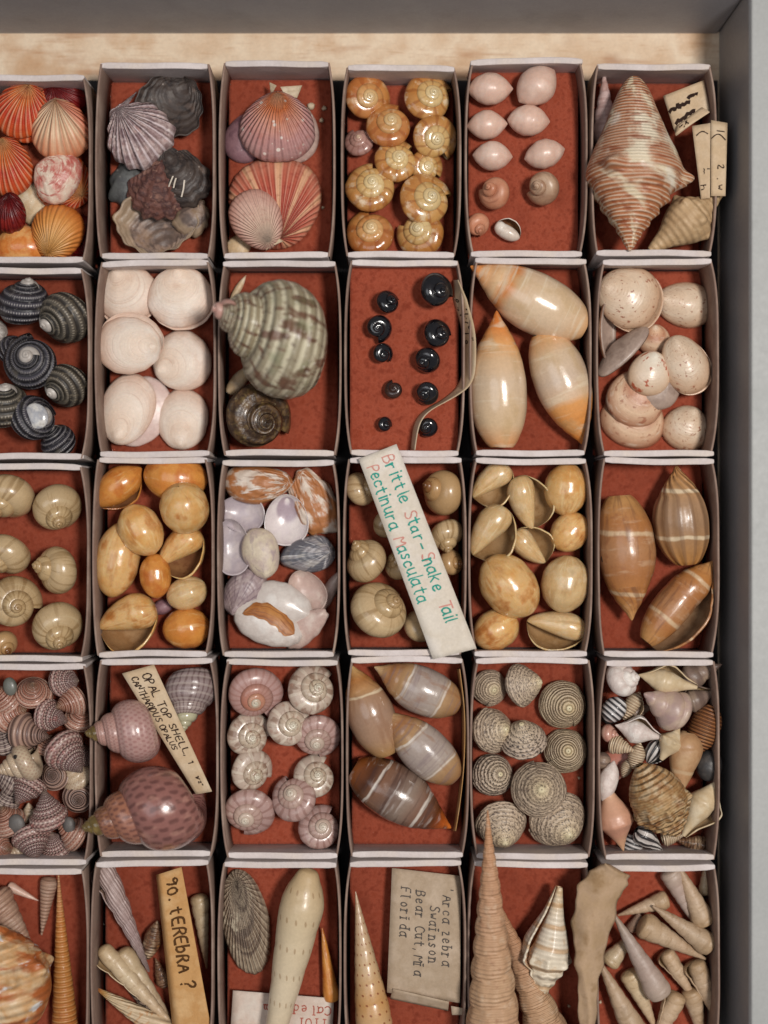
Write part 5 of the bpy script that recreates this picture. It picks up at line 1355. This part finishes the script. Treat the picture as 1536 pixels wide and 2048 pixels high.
m_tipc = mat('pale_cream_tip', ['d4c6a4', 'c8b894'], f=3, rough=.4)
B(4, 5, "dotted grey top shell", "dotted_top_shell", "snail shell", "dotted grey top shells in one box")
for x, y, d, az, el, mm, tl, lf in ((980, 1378, 74, 0, 80, m_gr, "small, at the top left", 0), (1045, 1371, 88, 14, 34, m_gr, "on its side, cream tip pointing right", 2), (1127, 1411, 100, 0, 82, m_gr2, "!round tan dotted top shell at the upper right", 0),
                                (985, 1462, 92, 20, 58, m_gr, "on the left, partly covered", 0), (1047, 1477, 94, 100, 40, m_gr3, "tilted, in the upper middle with pale lip", 10), (1132, 1505, 90, 90, 82, m_gr2, "!brownish dotted top shell at the right wall", 0),
                                (987, 1552, 86, 40, 72, m_gr3, "!top shell with bold black dots at the left wall", 0), (1002, 1649, 106, -80, 60, m_gr, "at the bottom left under the auger tip", 0), (1116, 1640, 122, -50, 66, m_gr, "large, at the bottom right", 0), (1080, 1583, 114, 100, 78, m_gr, "stacked on top of the two bottom ones", 34)):
    la(x, y, d * .74, d, az, 'dome', mm, tl, el=el, lift=lf, wh=5, t1=.93, gc=3, sut=.035, k=.07, k0=0, nt=90, na=90, spin=(x * 37) % 360, tip=(.02, m_tipc), wobble=.035)

B(4, 6, "shell", "mixed_shell", "shell", "mixed shells heaped in one box")
la(1400, 1353, 86, 53, 25, 'turret', m_x_gb, "!grey brown whorled shell in the top right corner", wh=5, sut=.14, lift=26, el=10)
la(1418, 1531, 64, 53, 80, 'ball', m_x_dg, "!dark grey small shell at the right wall", lift=24, k=.1)
la(1345, 1676, 47, 33, 10, 'turret', m_x_lc, "!small lined brown shell under the warty one", wh=4, sut=.12, lift=8)
la(1386, 1690, 71, 38, 170, 'turret', m_au_b, "!dark mottled shell at the bottom right", wh=5, sut=.12, lift=4)
la(1264, 1690, 47, 44, 70, 'ball', m_x_bw, "!grey striped round shell on the bottom wall", lift=4, k=.1)
la(1222, 1428, 43, 40, 40, 'ball', m_x_dg, "!dark small shell behind the black and white striped one", lift=8, k=.1)
la(1280, 1425, 64, 33, 20, 'turret', m_x_gb, "!dark streaked shell beneath the open pale one", wh=4, sut=.12, lift=14)
la(1390, 1395, 90, 62, 200, 'spin', m_x_gb, "!brown shell with a pale curved lip, right of centre", wh=4, t1=.4, sut=.1, k=.6, spin=240, ap=m_x_cri, lift=24)
sn(1243, 1357, 74, 20, 40, 'sunn', m_x_wh, "!lumpy white shell at the top left", lift=40, nod=(7, .14, .3, .14), l=70)
la(1335, 1356, 120, 67, 168, 'spin', m_x_cr, "!smooth cream shell with open mouth at the top", wh=4, t1=.4, sut=.05, k=.6, spin=240, ap=m_x_cri, lift=46)
la(1265, 1412, 64, 42, 60, 'fat', m_x_lc, "!small open pale shell under the lumpy white one", k=.6, spin=240, ap=m_x_cri, lift=30)
la(1228, 1419, 56, 47, 50, 'ball', m_x_bw, "!black and white striped round shell at the left", lift=44, k=.1)
la(1332, 1420, 103, 87, 150, 'turret', m_x_mv, "!mauve and cream whorled shell in the upper middle", wh=4, sut=.16, lift=36, el=16)
la(1276, 1458, 95, 60, 165, 'spin', m_x_wh, "!white shell with a narrow slit mouth", wh=4, t1=.4, sut=.04, k=.5, spin=240, ap=m_x_cri, lift=50)
la(1409, 1456, 99, 64, 70, 'ball', m_x_br, "!orange brown ribbed shell at the right wall", lift=30, k=.1, cords=(15, .012))
sn(1218, 1466, 38, 0, 40, 'moon', m_x_pk, "!small pink round shell at the left wall", lift=34)
la(1241, 1489, 54, 40, -15, 'turret', m_x_lc, "!small cream shell with pink whorls", wh=4, sut=.16, lift=46, el=30)
la(1273, 1511, 54, 34, 75, 'fat', m_x_lc, "!tiny cream lined shell in the middle", lift=44, wh=4, t1=.5, sut=.05)
la(1310, 1502, 56, 42, 60, 'fat', m_x_bwa, "!black and white shell with dark mouth in the middle", lift=40, k=.5, spin=240, ap=m_x_dg)
la(1253, 1535, 41, 24, 70, 'fat', m_x_lc, "!tiny striped pink shell beside the curved strap", lift=36, wh=4, t1=.5, sut=.06)
la(1205, 1521, 34, 33, 80, 'ball', m_x_gb, "!small coiled brown shell inside the pink strap", lift=30)
la(1372, 1534, 144, 69, -100, 'turret', m_x_tn, "!long tan shell right of the warty one", wh=4, sut=.06, lift=40)
la(1342, 1488, 75, 49, 60, 'spin', m_x_cr, "!cream knobbly shell above the long tan one", wh=4, t1=.4, sut=.08, nod=(6, .15, .42, .06), lift=58)
la(1216, 1562, 84, 42, 75, 'fat', m_x_wh, "!white shell leaning on the left wall", k=.3, lift=40)
va(1224, 1530, 60, 84, 45, 10, m_x_st, "!curved pink shell strap at the left wall", lift=24, up=True, inner=m_x_st, name="shell_strap")
la(1231, 1633, 142, 71, -75, 'spin', m_x_sp, "!peach pink pointed shell at the lower left", wh=4, t1=.38, sut=.03, nod=(8, .06, .42, .05), lift=24, spin=20)
la(1320, 1600, 162, 116, -62, 'fat', m_x_wt, "!big warty tan shell in the lower middle", wh=5, t1=.4, gc=1, sut=.10, nod=(10, .16, .40, .08, .08), lift=26, nt=130, na=110, cords=(15, .012))
la(1401, 1616, 133, 73, 58, 'spin', m_x_cr, "!pale smooth shell with open mouth at the right wall", wh=4, t1=.36, sut=.03, k=.6, spin=240, ap=m_x_cri, lift=36)
la(1296, 1676, 69, 47, -40, 'turret', m_x_bwa, "!black and white banded shell below the warty one", wh=4, sut=.1, lift=22)

# ================================================================== row 5
B(5, 1, "cone", "cone_shell", "shell", "shells in the box with the thin orange auger")
la(16, 1836, 140, 66, -54, 'cone2', m_au_p, "!pinkish beige turret shell pointing to the lower right", wh=8, sut=.12, lift=4, ribs=(16, .01))
la(45, 1783, 68, 21, -26, 'cone2', m_egg, "!small white cone shell at the top", wh=6, sut=.04, lift=2)
la(98, 1812, 118, 36, -98, 'cone2', m_au_p, "!small pink beige auger pointing down", wh=9, sut=.06, lift=2)
au(123, 1742, 141, 2150, 58, 'auger', m_au_o, "!long thin orange auger along the right wall", wh=24, gc=12, sut=.07, lift=4, nt=240, na=40, cords=(60, .006))
la(10, 1965, 230, 176, 100, 'fat', m_big, "!big orange and white knobbed conch at the left photo edge", wh=5, t1=.3, gc=1, sut=.1, nod=(8, .16, .40, .06, .04), lift=16, nt=150, na=120, spin=24, name="conch_shell")

B(5, 2, "auger", "auger_shell", "auger shell", "augers under the buff strip in one box")
la(400, 1862, 150, 38, -84, 'cone2', m_au_c, "!cream auger behind the right edge of the buff strip", wh=9, sut=.13, lift=4)
la(305, 1880, 80, 36, 75, 'fat', m_au_b, "!brown mottled shell left of the buff strip", wh=5, t1=.6, sut=.06, lift=4)
la(326, 1946, 62, 30, 110, 'turret', m_au_b, "!dark small turret touching the buff strip edge", wh=6, sut=.1, lift=2)
au(290, 1942, 194, 1725, 52, 'cone2', m_au_l, "!lilac grey auger with its mouth at the top left", wh=8, sut=.16, ribs=(22, .01), k=.55, k0=.62, spin=240, ap=m_au_p, lift=8, nt=140)
au(352, 2062, 236, 1896, 42, 'cone2', m_au_c, "cream and slim, upper of a crossing pair", wh=9, sut=.12, lift=6)
la(300, 2018, 130, 34, 138, 'cone2', m_au_k, "!dark barred auger between the cream ones", wh=8, sut=.08, lift=8)
au(356, 2062, 196, 1892, 46, 'cone2', m_au_c, "cream, mouth at the upper left, largest of its pair", wh=9, sut=.13, k=.55, k0=.62, spin=240, ap=m_x_cri, lift=22, nt=140)
au(196, 1984, 350, 2080, 56, 'cone2', m_au_y, "!orange tipped cream auger at the bottom left", wh=8, sut=.07, lift=16)

B(5, 3, "auger", "auger_shell", "auger shell", "shells in the box with the big cream auger")
va(489, 1850, 96, 216, 100, 44, m_ark, "!grey brown ark shell on the left", lift=4, ribs=(36, .03), point=.0, beak=.12, ragged=.015, rings=(7, .02), name="ark_shell", cat="ark shell")
la(661, 1930, 150, 34, 98, 'cone2', m_boo, "!slim orange brown shell at the right wall", lift=2, wh=5, sut=.03)
CREAM_AUGER = au(530, 2236, 632, 1737, 90, 'auger3', m_au_w, "!big smooth cream auger with rows of dots", wh=9, gc=3, sut=.045, lift=22, nt=160, na=70, spin=0)

B(5, 4, "auger", "auger_shell", "auger shell", "shells in the box with one spotted auger")
au(726, 1783, 768, 2072, 74, 'auger', m_au_s, "!brown spotted auger pointing up beside a typed label", wh=11, gc=4, sut=.05, lift=4, nt=160, na=64)

B(5, 5, "auger", "auger_shell", "auger shell", "shells in the box with two long tan augers")
au(1006, 1795, 1130, 2120, 88, 'auger', m_au_t, "!shorter tan auger, right of the longest one", wh=12, gc=4, sut=.15, lift=6, nt=220, na=80, wobble=.02, ribs=(9, .018))
au(978, 1616, 996, 2150, 112, 'auger', m_au_t, "!longest tan auger, its tip over the box above", wh=16, gc=5, sut=.15, lift=50, el=3, nt=300, na=80, wobble=.02, ribs=(9, .018))
la(1092, 1892, 244, 100, -100, 'spin', m_mur, "!white knobbly whelk with an orange open mouth", wh=5, t1=.42, gc=1, sut=.16, nod=(7, .16, .40, .06, .06), k=.62, k0=.25, spin=235, ap=m_muri, lift=10, nt=140, na=110, name="whelk_shell", cat="whelk shell")

B(5, 6, "small buff auger", "small_auger_shell", "auger shell", "small cream augers in one box")
KA = dict(wh=8, sut=.085, gc=2.5, nt=110, na=40)
la(1408, 1760, 62, 22, 85, 'stub', m_au_c, "with brown ribs, in the top right corner", lift=2, wh=5, sut=.12)
la(1268, 1846, 40, 24, 60, 'stub', m_au_p, "stubby, hidden below the topmost left one", lift=4)
au(1380, 1845, 1330, 1736, 46, 'cone2', m_au_g, "at the top, pale, pointing down right", lift=4, **KA)
au(1362, 1728, 1420, 1852, 50, 'cone2', m_au_e, "at the right wall, mouth at its lower end", lift=12, **KA)
au(1236, 1824, 1338, 1790, 38, 'cone2', m_au_e, "lying sideways near the top left", lift=6, **KA)
au(1408, 1910, 1276, 1838, 54, 'cone2', m_au_e, "thick end left, pointing right, in the middle", lift=14, **KA)
au(1308, 1818, 1428, 1900, 50, 'cone2', m_au_e, "ribbed, thick end at the right wall", lift=24, **KA)
la(1233, 1906, 66, 40, 50, 'stub', m_au_c, "short and white at the left", wh=4, sut=.06, lift=6)
au(1385, 2000, 1322, 1900, 42, 'cone2', m_au_e, "with a dark mouth, right of the lavender one", lift=6, ap=m_x_cri, k=.55, k0=.62, spin=240, **KA)
au(1422, 2038, 1378, 1920, 50, 'cone2', m_au_e, "with a coiled mouth at the upper end, right", lift=10, ap=m_x_cri, k=.55, k0=.62, spin=240, **KA)
au(1306, 2060, 1250, 1938, 46, 'cone2', m_au_c, "orange cream, low in the middle left", lift=6, **KA)
au(1400, 2090, 1372, 1975, 44, 'cone2', m_au_e, "at the bottom right, cut by the photo edge", lift=2, **KA)
au(1312, 2090, 1362, 1982, 50, 'cone2', m_au_e, "at the bottom with its mouth facing up", lift=18, ap=m_x_cri, k=.55, k0=.62, spin=240, **KA)
au(1203, 1918, 1285, 2080, 54, 'cone2', m_au_e, "long, at the bottom left", lift=14, **KA)
au(1232, 1826, 1332, 1998, 54, 'cone2', m_au_g, "!longest lavender cream auger in the middle", lift=36, **KA)

for i, (x, y, d, fl, tl) in enumerate(((1106, 1803, 6, -92, "tiny pale crumb on the felt above the white whelk"), (1138, 2012, 6, -92, "tiny pale crumb on the felt left of the torn paper foot"),
                                       (1200, 2004, 7, -104, "tiny pale crumb right of the torn tan paper"), (1158, 1556, 6, -92, "tiny pale crumb between the dotted grey top shells"))):
    CUR.update(floor=fl)
    va(x, y, d, d * .8, 70 * i, d * .4, m_pe, "!" + tl, ragged=.2, na=16, nr=6, name="shell_crumb", cat="crumb", group="shell crumbs on the felt")


# ================================================================== paper labels and their writing
def lines_on(o, c, f, Ls, Lt, *a, **k):
    return lettering(o, c, f, Ls, Lt, *a, **k)


# long strip lying on the rims of the third row
f = quad((793, 888, 9), (953, 1297, 12), (866, 1319, 10), (717, 918, 12), bulge=7, tw=1.5)
o, c = sheet(f, 40, 6, 1.0, "paper_label", p_white, "long white paper strip with teal and faded red handwriting across moon snails", "paper label")
rd = lambda ch: ch.isupper()
LL = [("Brittle Star-Snake Tail", 14, 35, 24, 1.0), ("Pectinura Masculata", 22, 72, 24, .95)]
kw = dict(adv=4.5, jit=.35, seed=3)
lettering(o, c, f, 437, 82, LL, i_teal, 3.1, pick=lambda ch: not rd(ch), **kw)
lettering(o, c, f, 437, 82, LL, i_red, 2.6, pick=rd, name="faded_lettering", **kw)

# opal top shell label
f = quad((308, 1329, -6), (424, 1583, -4), (392, 1589, -4), (244, 1347, -6), bulge=10)
o, c = sheet(f, 30, 6, 1.0, "paper_label", p_cream, "cream paper label hand lettered in black lying on the opal top shells", "paper label")
lettering(o, c, f, 279, 62, [("OPAL TOP SHELL, 1", 14, 30, 17, .95)], i_blk, 2.6, adv=5.0, jit=.35, seed=5)
lettering(o, c, f, 279, 62, [("1/2\"", 242, 31, 11, .8), ("CANTHARIDUS OPALUS", 14, 52, 14, .85)], i_blk, 2.4, adv=4.9, jit=.35, seed=6)

# buff strip
def fb(s, t):
    q = quad((363, 1734, -30), (432, 2110, -18), (352, 2110, -18), (313, 1750, -30), bulge=10)(s, t)
    if t > .86:
        return q[0] - 1, q[1], q[2] - (t - .86) / .14 * 26
    return q


o, c = sheet(fb, 40, 16, 1.8, "paper_label", p_buff, "buff folded paper strip with large brown handwriting over the augers", "paper label")
lettering(o, c, fb, 382, 62, [("90. tEREbRA ?", 16, 40, 25, .95)], i_brn, 4.4, adv=4.9, jit=.4, seed=9)

# typed label
f = quad((922, 1752, -40), (920, 2006, -34), (774, 1985, -36), (784, 1736, -42), bulge=9)
o, c = sheet(f, 24, 10, 1.0, "paper_label", p_grey, "grey tan typed paper label beside the brown spotted auger", "paper label")
lettering(o, c, f, 250, 140, [("'Arca zebra", 28, 36, 19, .86), ("Swainson", 66, 62, 19, .86), ("Bear Cut,Mia", 40, 90, 19, .86), ("Florida", 36, 120, 19, .86)], i_typ, 2.3, adv=5.4, jit=.18, seed=11, serif=True)
f = quad((786, 1978, -28), (898, 2004, -28), (896, 2022, -44), (780, 1998, -46), bulge=4)
sheet(f, 14, 5, 1.0, "paper_flap", p_grey, "narrow folded paper flap at the foot of the typed label", "paper scrap")
f = quad((902, 2012, -30), (934, 2018, -30), (932, 2030, -30), (904, 2030, -30))
sheet(f, 4, 4, 1.0, "paper_scrap", p_grey, "tiny paper scrap at the lower right of the typed label", "paper scrap")

# upside-down typed label under the big cream auger
f = quad((668, 2110, -74), (462, 2110, -74), (466, 1981, -66), (668, 1997, -66), bulge=0)
fr = quad((668, 1997, -62), (466, 1981, -62), (458, 2110, -70), (662, 2110, -70), bulge=3)
# reading starts at the right and the letters stand on their heads
ff = lambda s, t: fr(s, 1 - t)
o, c = sheet(fr, 14, 10, 1.0, "paper_label", p_pink, "off white typed label lying upside down under the big cream auger", "paper label")
lettering(o, c, ff, 204, 128, [("Caled", 4, 122 - 14, 20, .95), ("TTUI (", 10, 122 - 42, 20, .95), ("m", 130, 122 - 18, 15, .95)], i_rdt, 2.2, adv=5.2, jit=.2, seed=13, serif=True)

# torn scrap and folded card beside the conch
f = quad((1326, 192, -52), (1408, 160, -40), (1420, 222, -34), (1352, 272, -44), bulge=6, tw=2)
o, c = sheet(f, 14, 12, 1.0, "paper_scrap", p_cream, "torn cream paper scrap with black ink blots right of the conch", "paper scrap")
lettering(o, c, f, 90, 80, [("~'~", 4, 40, 13, 1.6), ("~.~", 10, 62, 13, 1.7), ("~", 52, 30, 16, 1.4)], i_blk, 7.5, adv=5, jit=1.0, seed=21)
f = quad((1350, 270, -26), (1420, 224, -22), (1404, 214, -30), (1356, 250, -32))
o, c = sheet(f, 8, 4, 1.0, "paper_fold", p_cream, "turned up inked edge of paper below the torn scrap", "paper scrap")
lettering(o, c, f, 80, 20, [("~ 'x'", 8, 15, 9, 1.2)], i_blk, 2.6, adv=4, jit=.6, seed=22)
f = quad((1384, 250, -4), (1421, 246, 2), (1418, 400, -2), (1396, 400, -8), bulge=0)
f1 = quad((1421, 246, 0), (1420, 396, 0), (1402, 398, -6), (1384, 252, -6), bulge=3)
o, c = sheet(f1, 14, 6, 1.6, "folded_note", p_cream, "folded cream note with black pen marks, left half of two", "paper note", "folded handwritten notes beside the conch")
lettering(o, c, f1, 150, 34, [("( '", 10, 26, 24, 1.6), ("~", 90, 20, 9, 1.2), ("h", 122, 30, 14, 1.2)], i_blk, 2.2, adv=7, jit=.6, seed=23)
f2 = quad((1455, 246, 6), (1451, 392, 6), (1422, 392, 0), (1422, 240, 0), bulge=3)
o, c = sheet(f2, 14, 6, 1.6, "folded_note", p_cream, "folded cream note with black pen marks, right half overhanging the box", "paper note", "folded handwritten notes beside the conch")
lettering(o, c, f2, 146, 32, [("I", 16, 20, 14, 1), ("(", 20, 30, 24, 2.0), ("2 .", 84, 18, 12, 1.1), ("w", 124, 18, 13, 1.1)], i_blk, 2.2, adv=7, jit=.5, seed=24)


# curled strip standing among the black beads
def path(pts):
    p = chaikin(pts, 3)
    d = np.concatenate([[0], np.cumsum(np.linalg.norm(np.diff(p, axis=0), axis=1))])
    return lambda s: (np.interp(s * d[-1], d, p[:, 0]), np.interp(s * d[-1], d, p[:, 1])), d[-1]


pa, ln = path([(912, 560), (925, 610), (940, 660), (942, 720), (936, 768), (900, 796), (850, 822), (832, 850), (826, 900)])


def fs_(s, t):
    x, y = pa(s)
    z = -40 + 46 * (1 - t)
    lean = np.interp(s, [0, .1, .55, .68, 1], [10, 27, 25, 15, 9])
    return x - lean * t + lean * .4, y, z


o, c = sheet(fs_, 50, 6, 1.0, "paper_strip", p_cream, "curled cream paper strip standing on edge beside the black bead shells", "paper strip")
lettering(o, c, fs_, ln, 46, [("o ., l' l . l, o", 40, 38, 15, .8), ("' l . , o . l'", 60, 20, 12, .8)], i_blk, 2.6, adv=4.8, jit=.4, seed=31)

pb, ln = path([(916, 1338), (927, 1420), (926, 1520), (918, 1600), (908, 1662)])


def fc_(s, t):
    x, y = pb(s)
    return x - 6 * t + 3, y, -84 + 78 * (1 - t)


sheet(fc_, 40, 5, 1.0, "paper_strip", p_buff, "buff paper strip on edge along the wall right of brown olives", "paper strip")

# torn tan paper in the last box
OUT = [(1207, 1727, 1214, 1727), (1178, 1742, 1262, 1752), (1156, 1772, 1252, 1772), (1148, 1815, 1238, 1800), (1143, 1860, 1222, 1860), (1150, 1910, 1208, 1915), (1154, 1960, 1198, 1965), (1158, 2020, 1192, 2020), (1162, 2110, 1186, 2110)]
OUTA = np.array(OUT, float)


def ft_(s, t):
    x = s * (len(OUTA) - 1)
    q = [np.interp(x, np.arange(len(OUTA)), OUTA[:, i]) for i in range(4)]
    z = 8 + 30 * math.sin(math.pi * (.12 + .8 * t)) * (1 - .35 * s) + 3 * math.sin(11 * s + 5 * t) + 1.8 * math.sin(23 * s - 9 * t) + 10 * max(0, .15 - s) / .15 * t
    jx = 2.2 * math.sin(31 * s) + 1.6 * math.sin(57 * s + 1)
    return q[0] * (1 - t) + q[2] * t + jx * (2 * t - 1), q[1] * (1 - t) + q[3] * t, z


sheet(ft_, 50, 18, 2, "torn_paper", p_tan, "long torn tan paper curling over the wall beside the small augers", "torn paper")

# thorns on the dark valve and the orange brown patch on the white slipper
def project_child(root, name, pts, wd, m, up=1.2):
    """a thin strip laid on the surface of a shell along pixel points"""
    bpy.context.view_layer.update()
    inv = root.matrix_world.inverted()
    me = root.data
    co = np.empty(len(me.vertices) * 3, dtype=np.float32)
    me.vertices.foreach_get("co", co)
    co = co.reshape(-1, 3)
    Wm = np.array(root.matrix_world)
    wc = co @ Wm[:3, :3].T + Wm[:3, 3]
    k = 1 - wc[:, 2] / S / H
    sx, sy = wc[:, 0] / S / k + 768, 1024 - wc[:, 1] / S / k

    def zat(px, py):
        d = (sx - px) ** 2 + (sy - py) ** 2
        i = np.argsort(d)[:24]
        return wc[i, 2].max() / S
    return inv, zat


def strip_on(root, name, rows, m, up=1.0):
    """rows: list of pixel polylines of equal length making a patch draped on the shell"""
    inv, zat = project_child(root, name, None, 0, m)
    V = np.zeros((len(rows), len(rows[0]), 3))
    for i, r in enumerate(rows):
        for j, (x, y) in enumerate(r):
            V[i, j] = inv @ P(x, y, zat(x, y) + up)
    n, k = V.shape[:2]
    uv = np.stack(np.meshgrid(np.linspace(0, 1, n), np.linspace(0, 1, k), indexing='ij'), -1)
    return newobj(name, grid_mesh(name, V, uv, uv, False, m, False), root)


m_patch = mat('orange_brown_skin', ['b07034', 'a5642c', 'c08448'], f=3, rough=.45, pats=[('7c4420', .7, 'uvn', 10, 1.5, .48, .6), ('d2a878', .4, 'uvn', 16, 2, .58, .68)], bumps=[('uvn', 16, 2, .8)])
rows = []
for a in np.linspace(0, 1, 12):
    top = np.array([(486, 1216), (505, 1203), (530, 1204), (560, 1216), (585, 1236), (600, 1252)], float)
    bot = np.array([(484, 1238), (510, 1236), (535, 1244), (556, 1258), (562, 1274), (578, 1284)], float)
    tt_ = np.linspace(0, 5, 24)
    line = lambda A: np.stack([np.interp(tt_, range(6), A[:, 0]), np.interp(tt_, range(6), A[:, 1])], -1)
    ws = np.clip(np.sin(np.pi * np.linspace(.0, 1, 24)), 0, 1)[:, None] ** .45 * (1 + .10 * np.sin(np.linspace(0, 31, 24)))[:, None]
    mid_ = (line(top) + line(bot)) / 2
    rows.append([tuple(q) for q in (mid_ + ((line(top) * (1 - a) + line(bot) * a) - mid_) * ws)])
strip_on(PATCH_HOST, "brown_patch", rows, m_patch, 1.4)

m_thorn = mat('white_thorn', ['dccfc0', 'cdbfae'], f=4, rough=.5)
for pts in (((346, 352), (341, 364), (337, 374)), ((369, 360), (367, 378), (363, 394)), ((352, 356), (349, 366), (347, 376))):
    r1 = [(x - 1.6, y) for x, y in pts]
    r2 = [(x, y) for x, y in pts]
    r3 = [(x + 1.6, y) for x, y in pts]
    strip_on(THORNY, "white_thorn", [r1, r2, r3], m_thorn, 2.0)
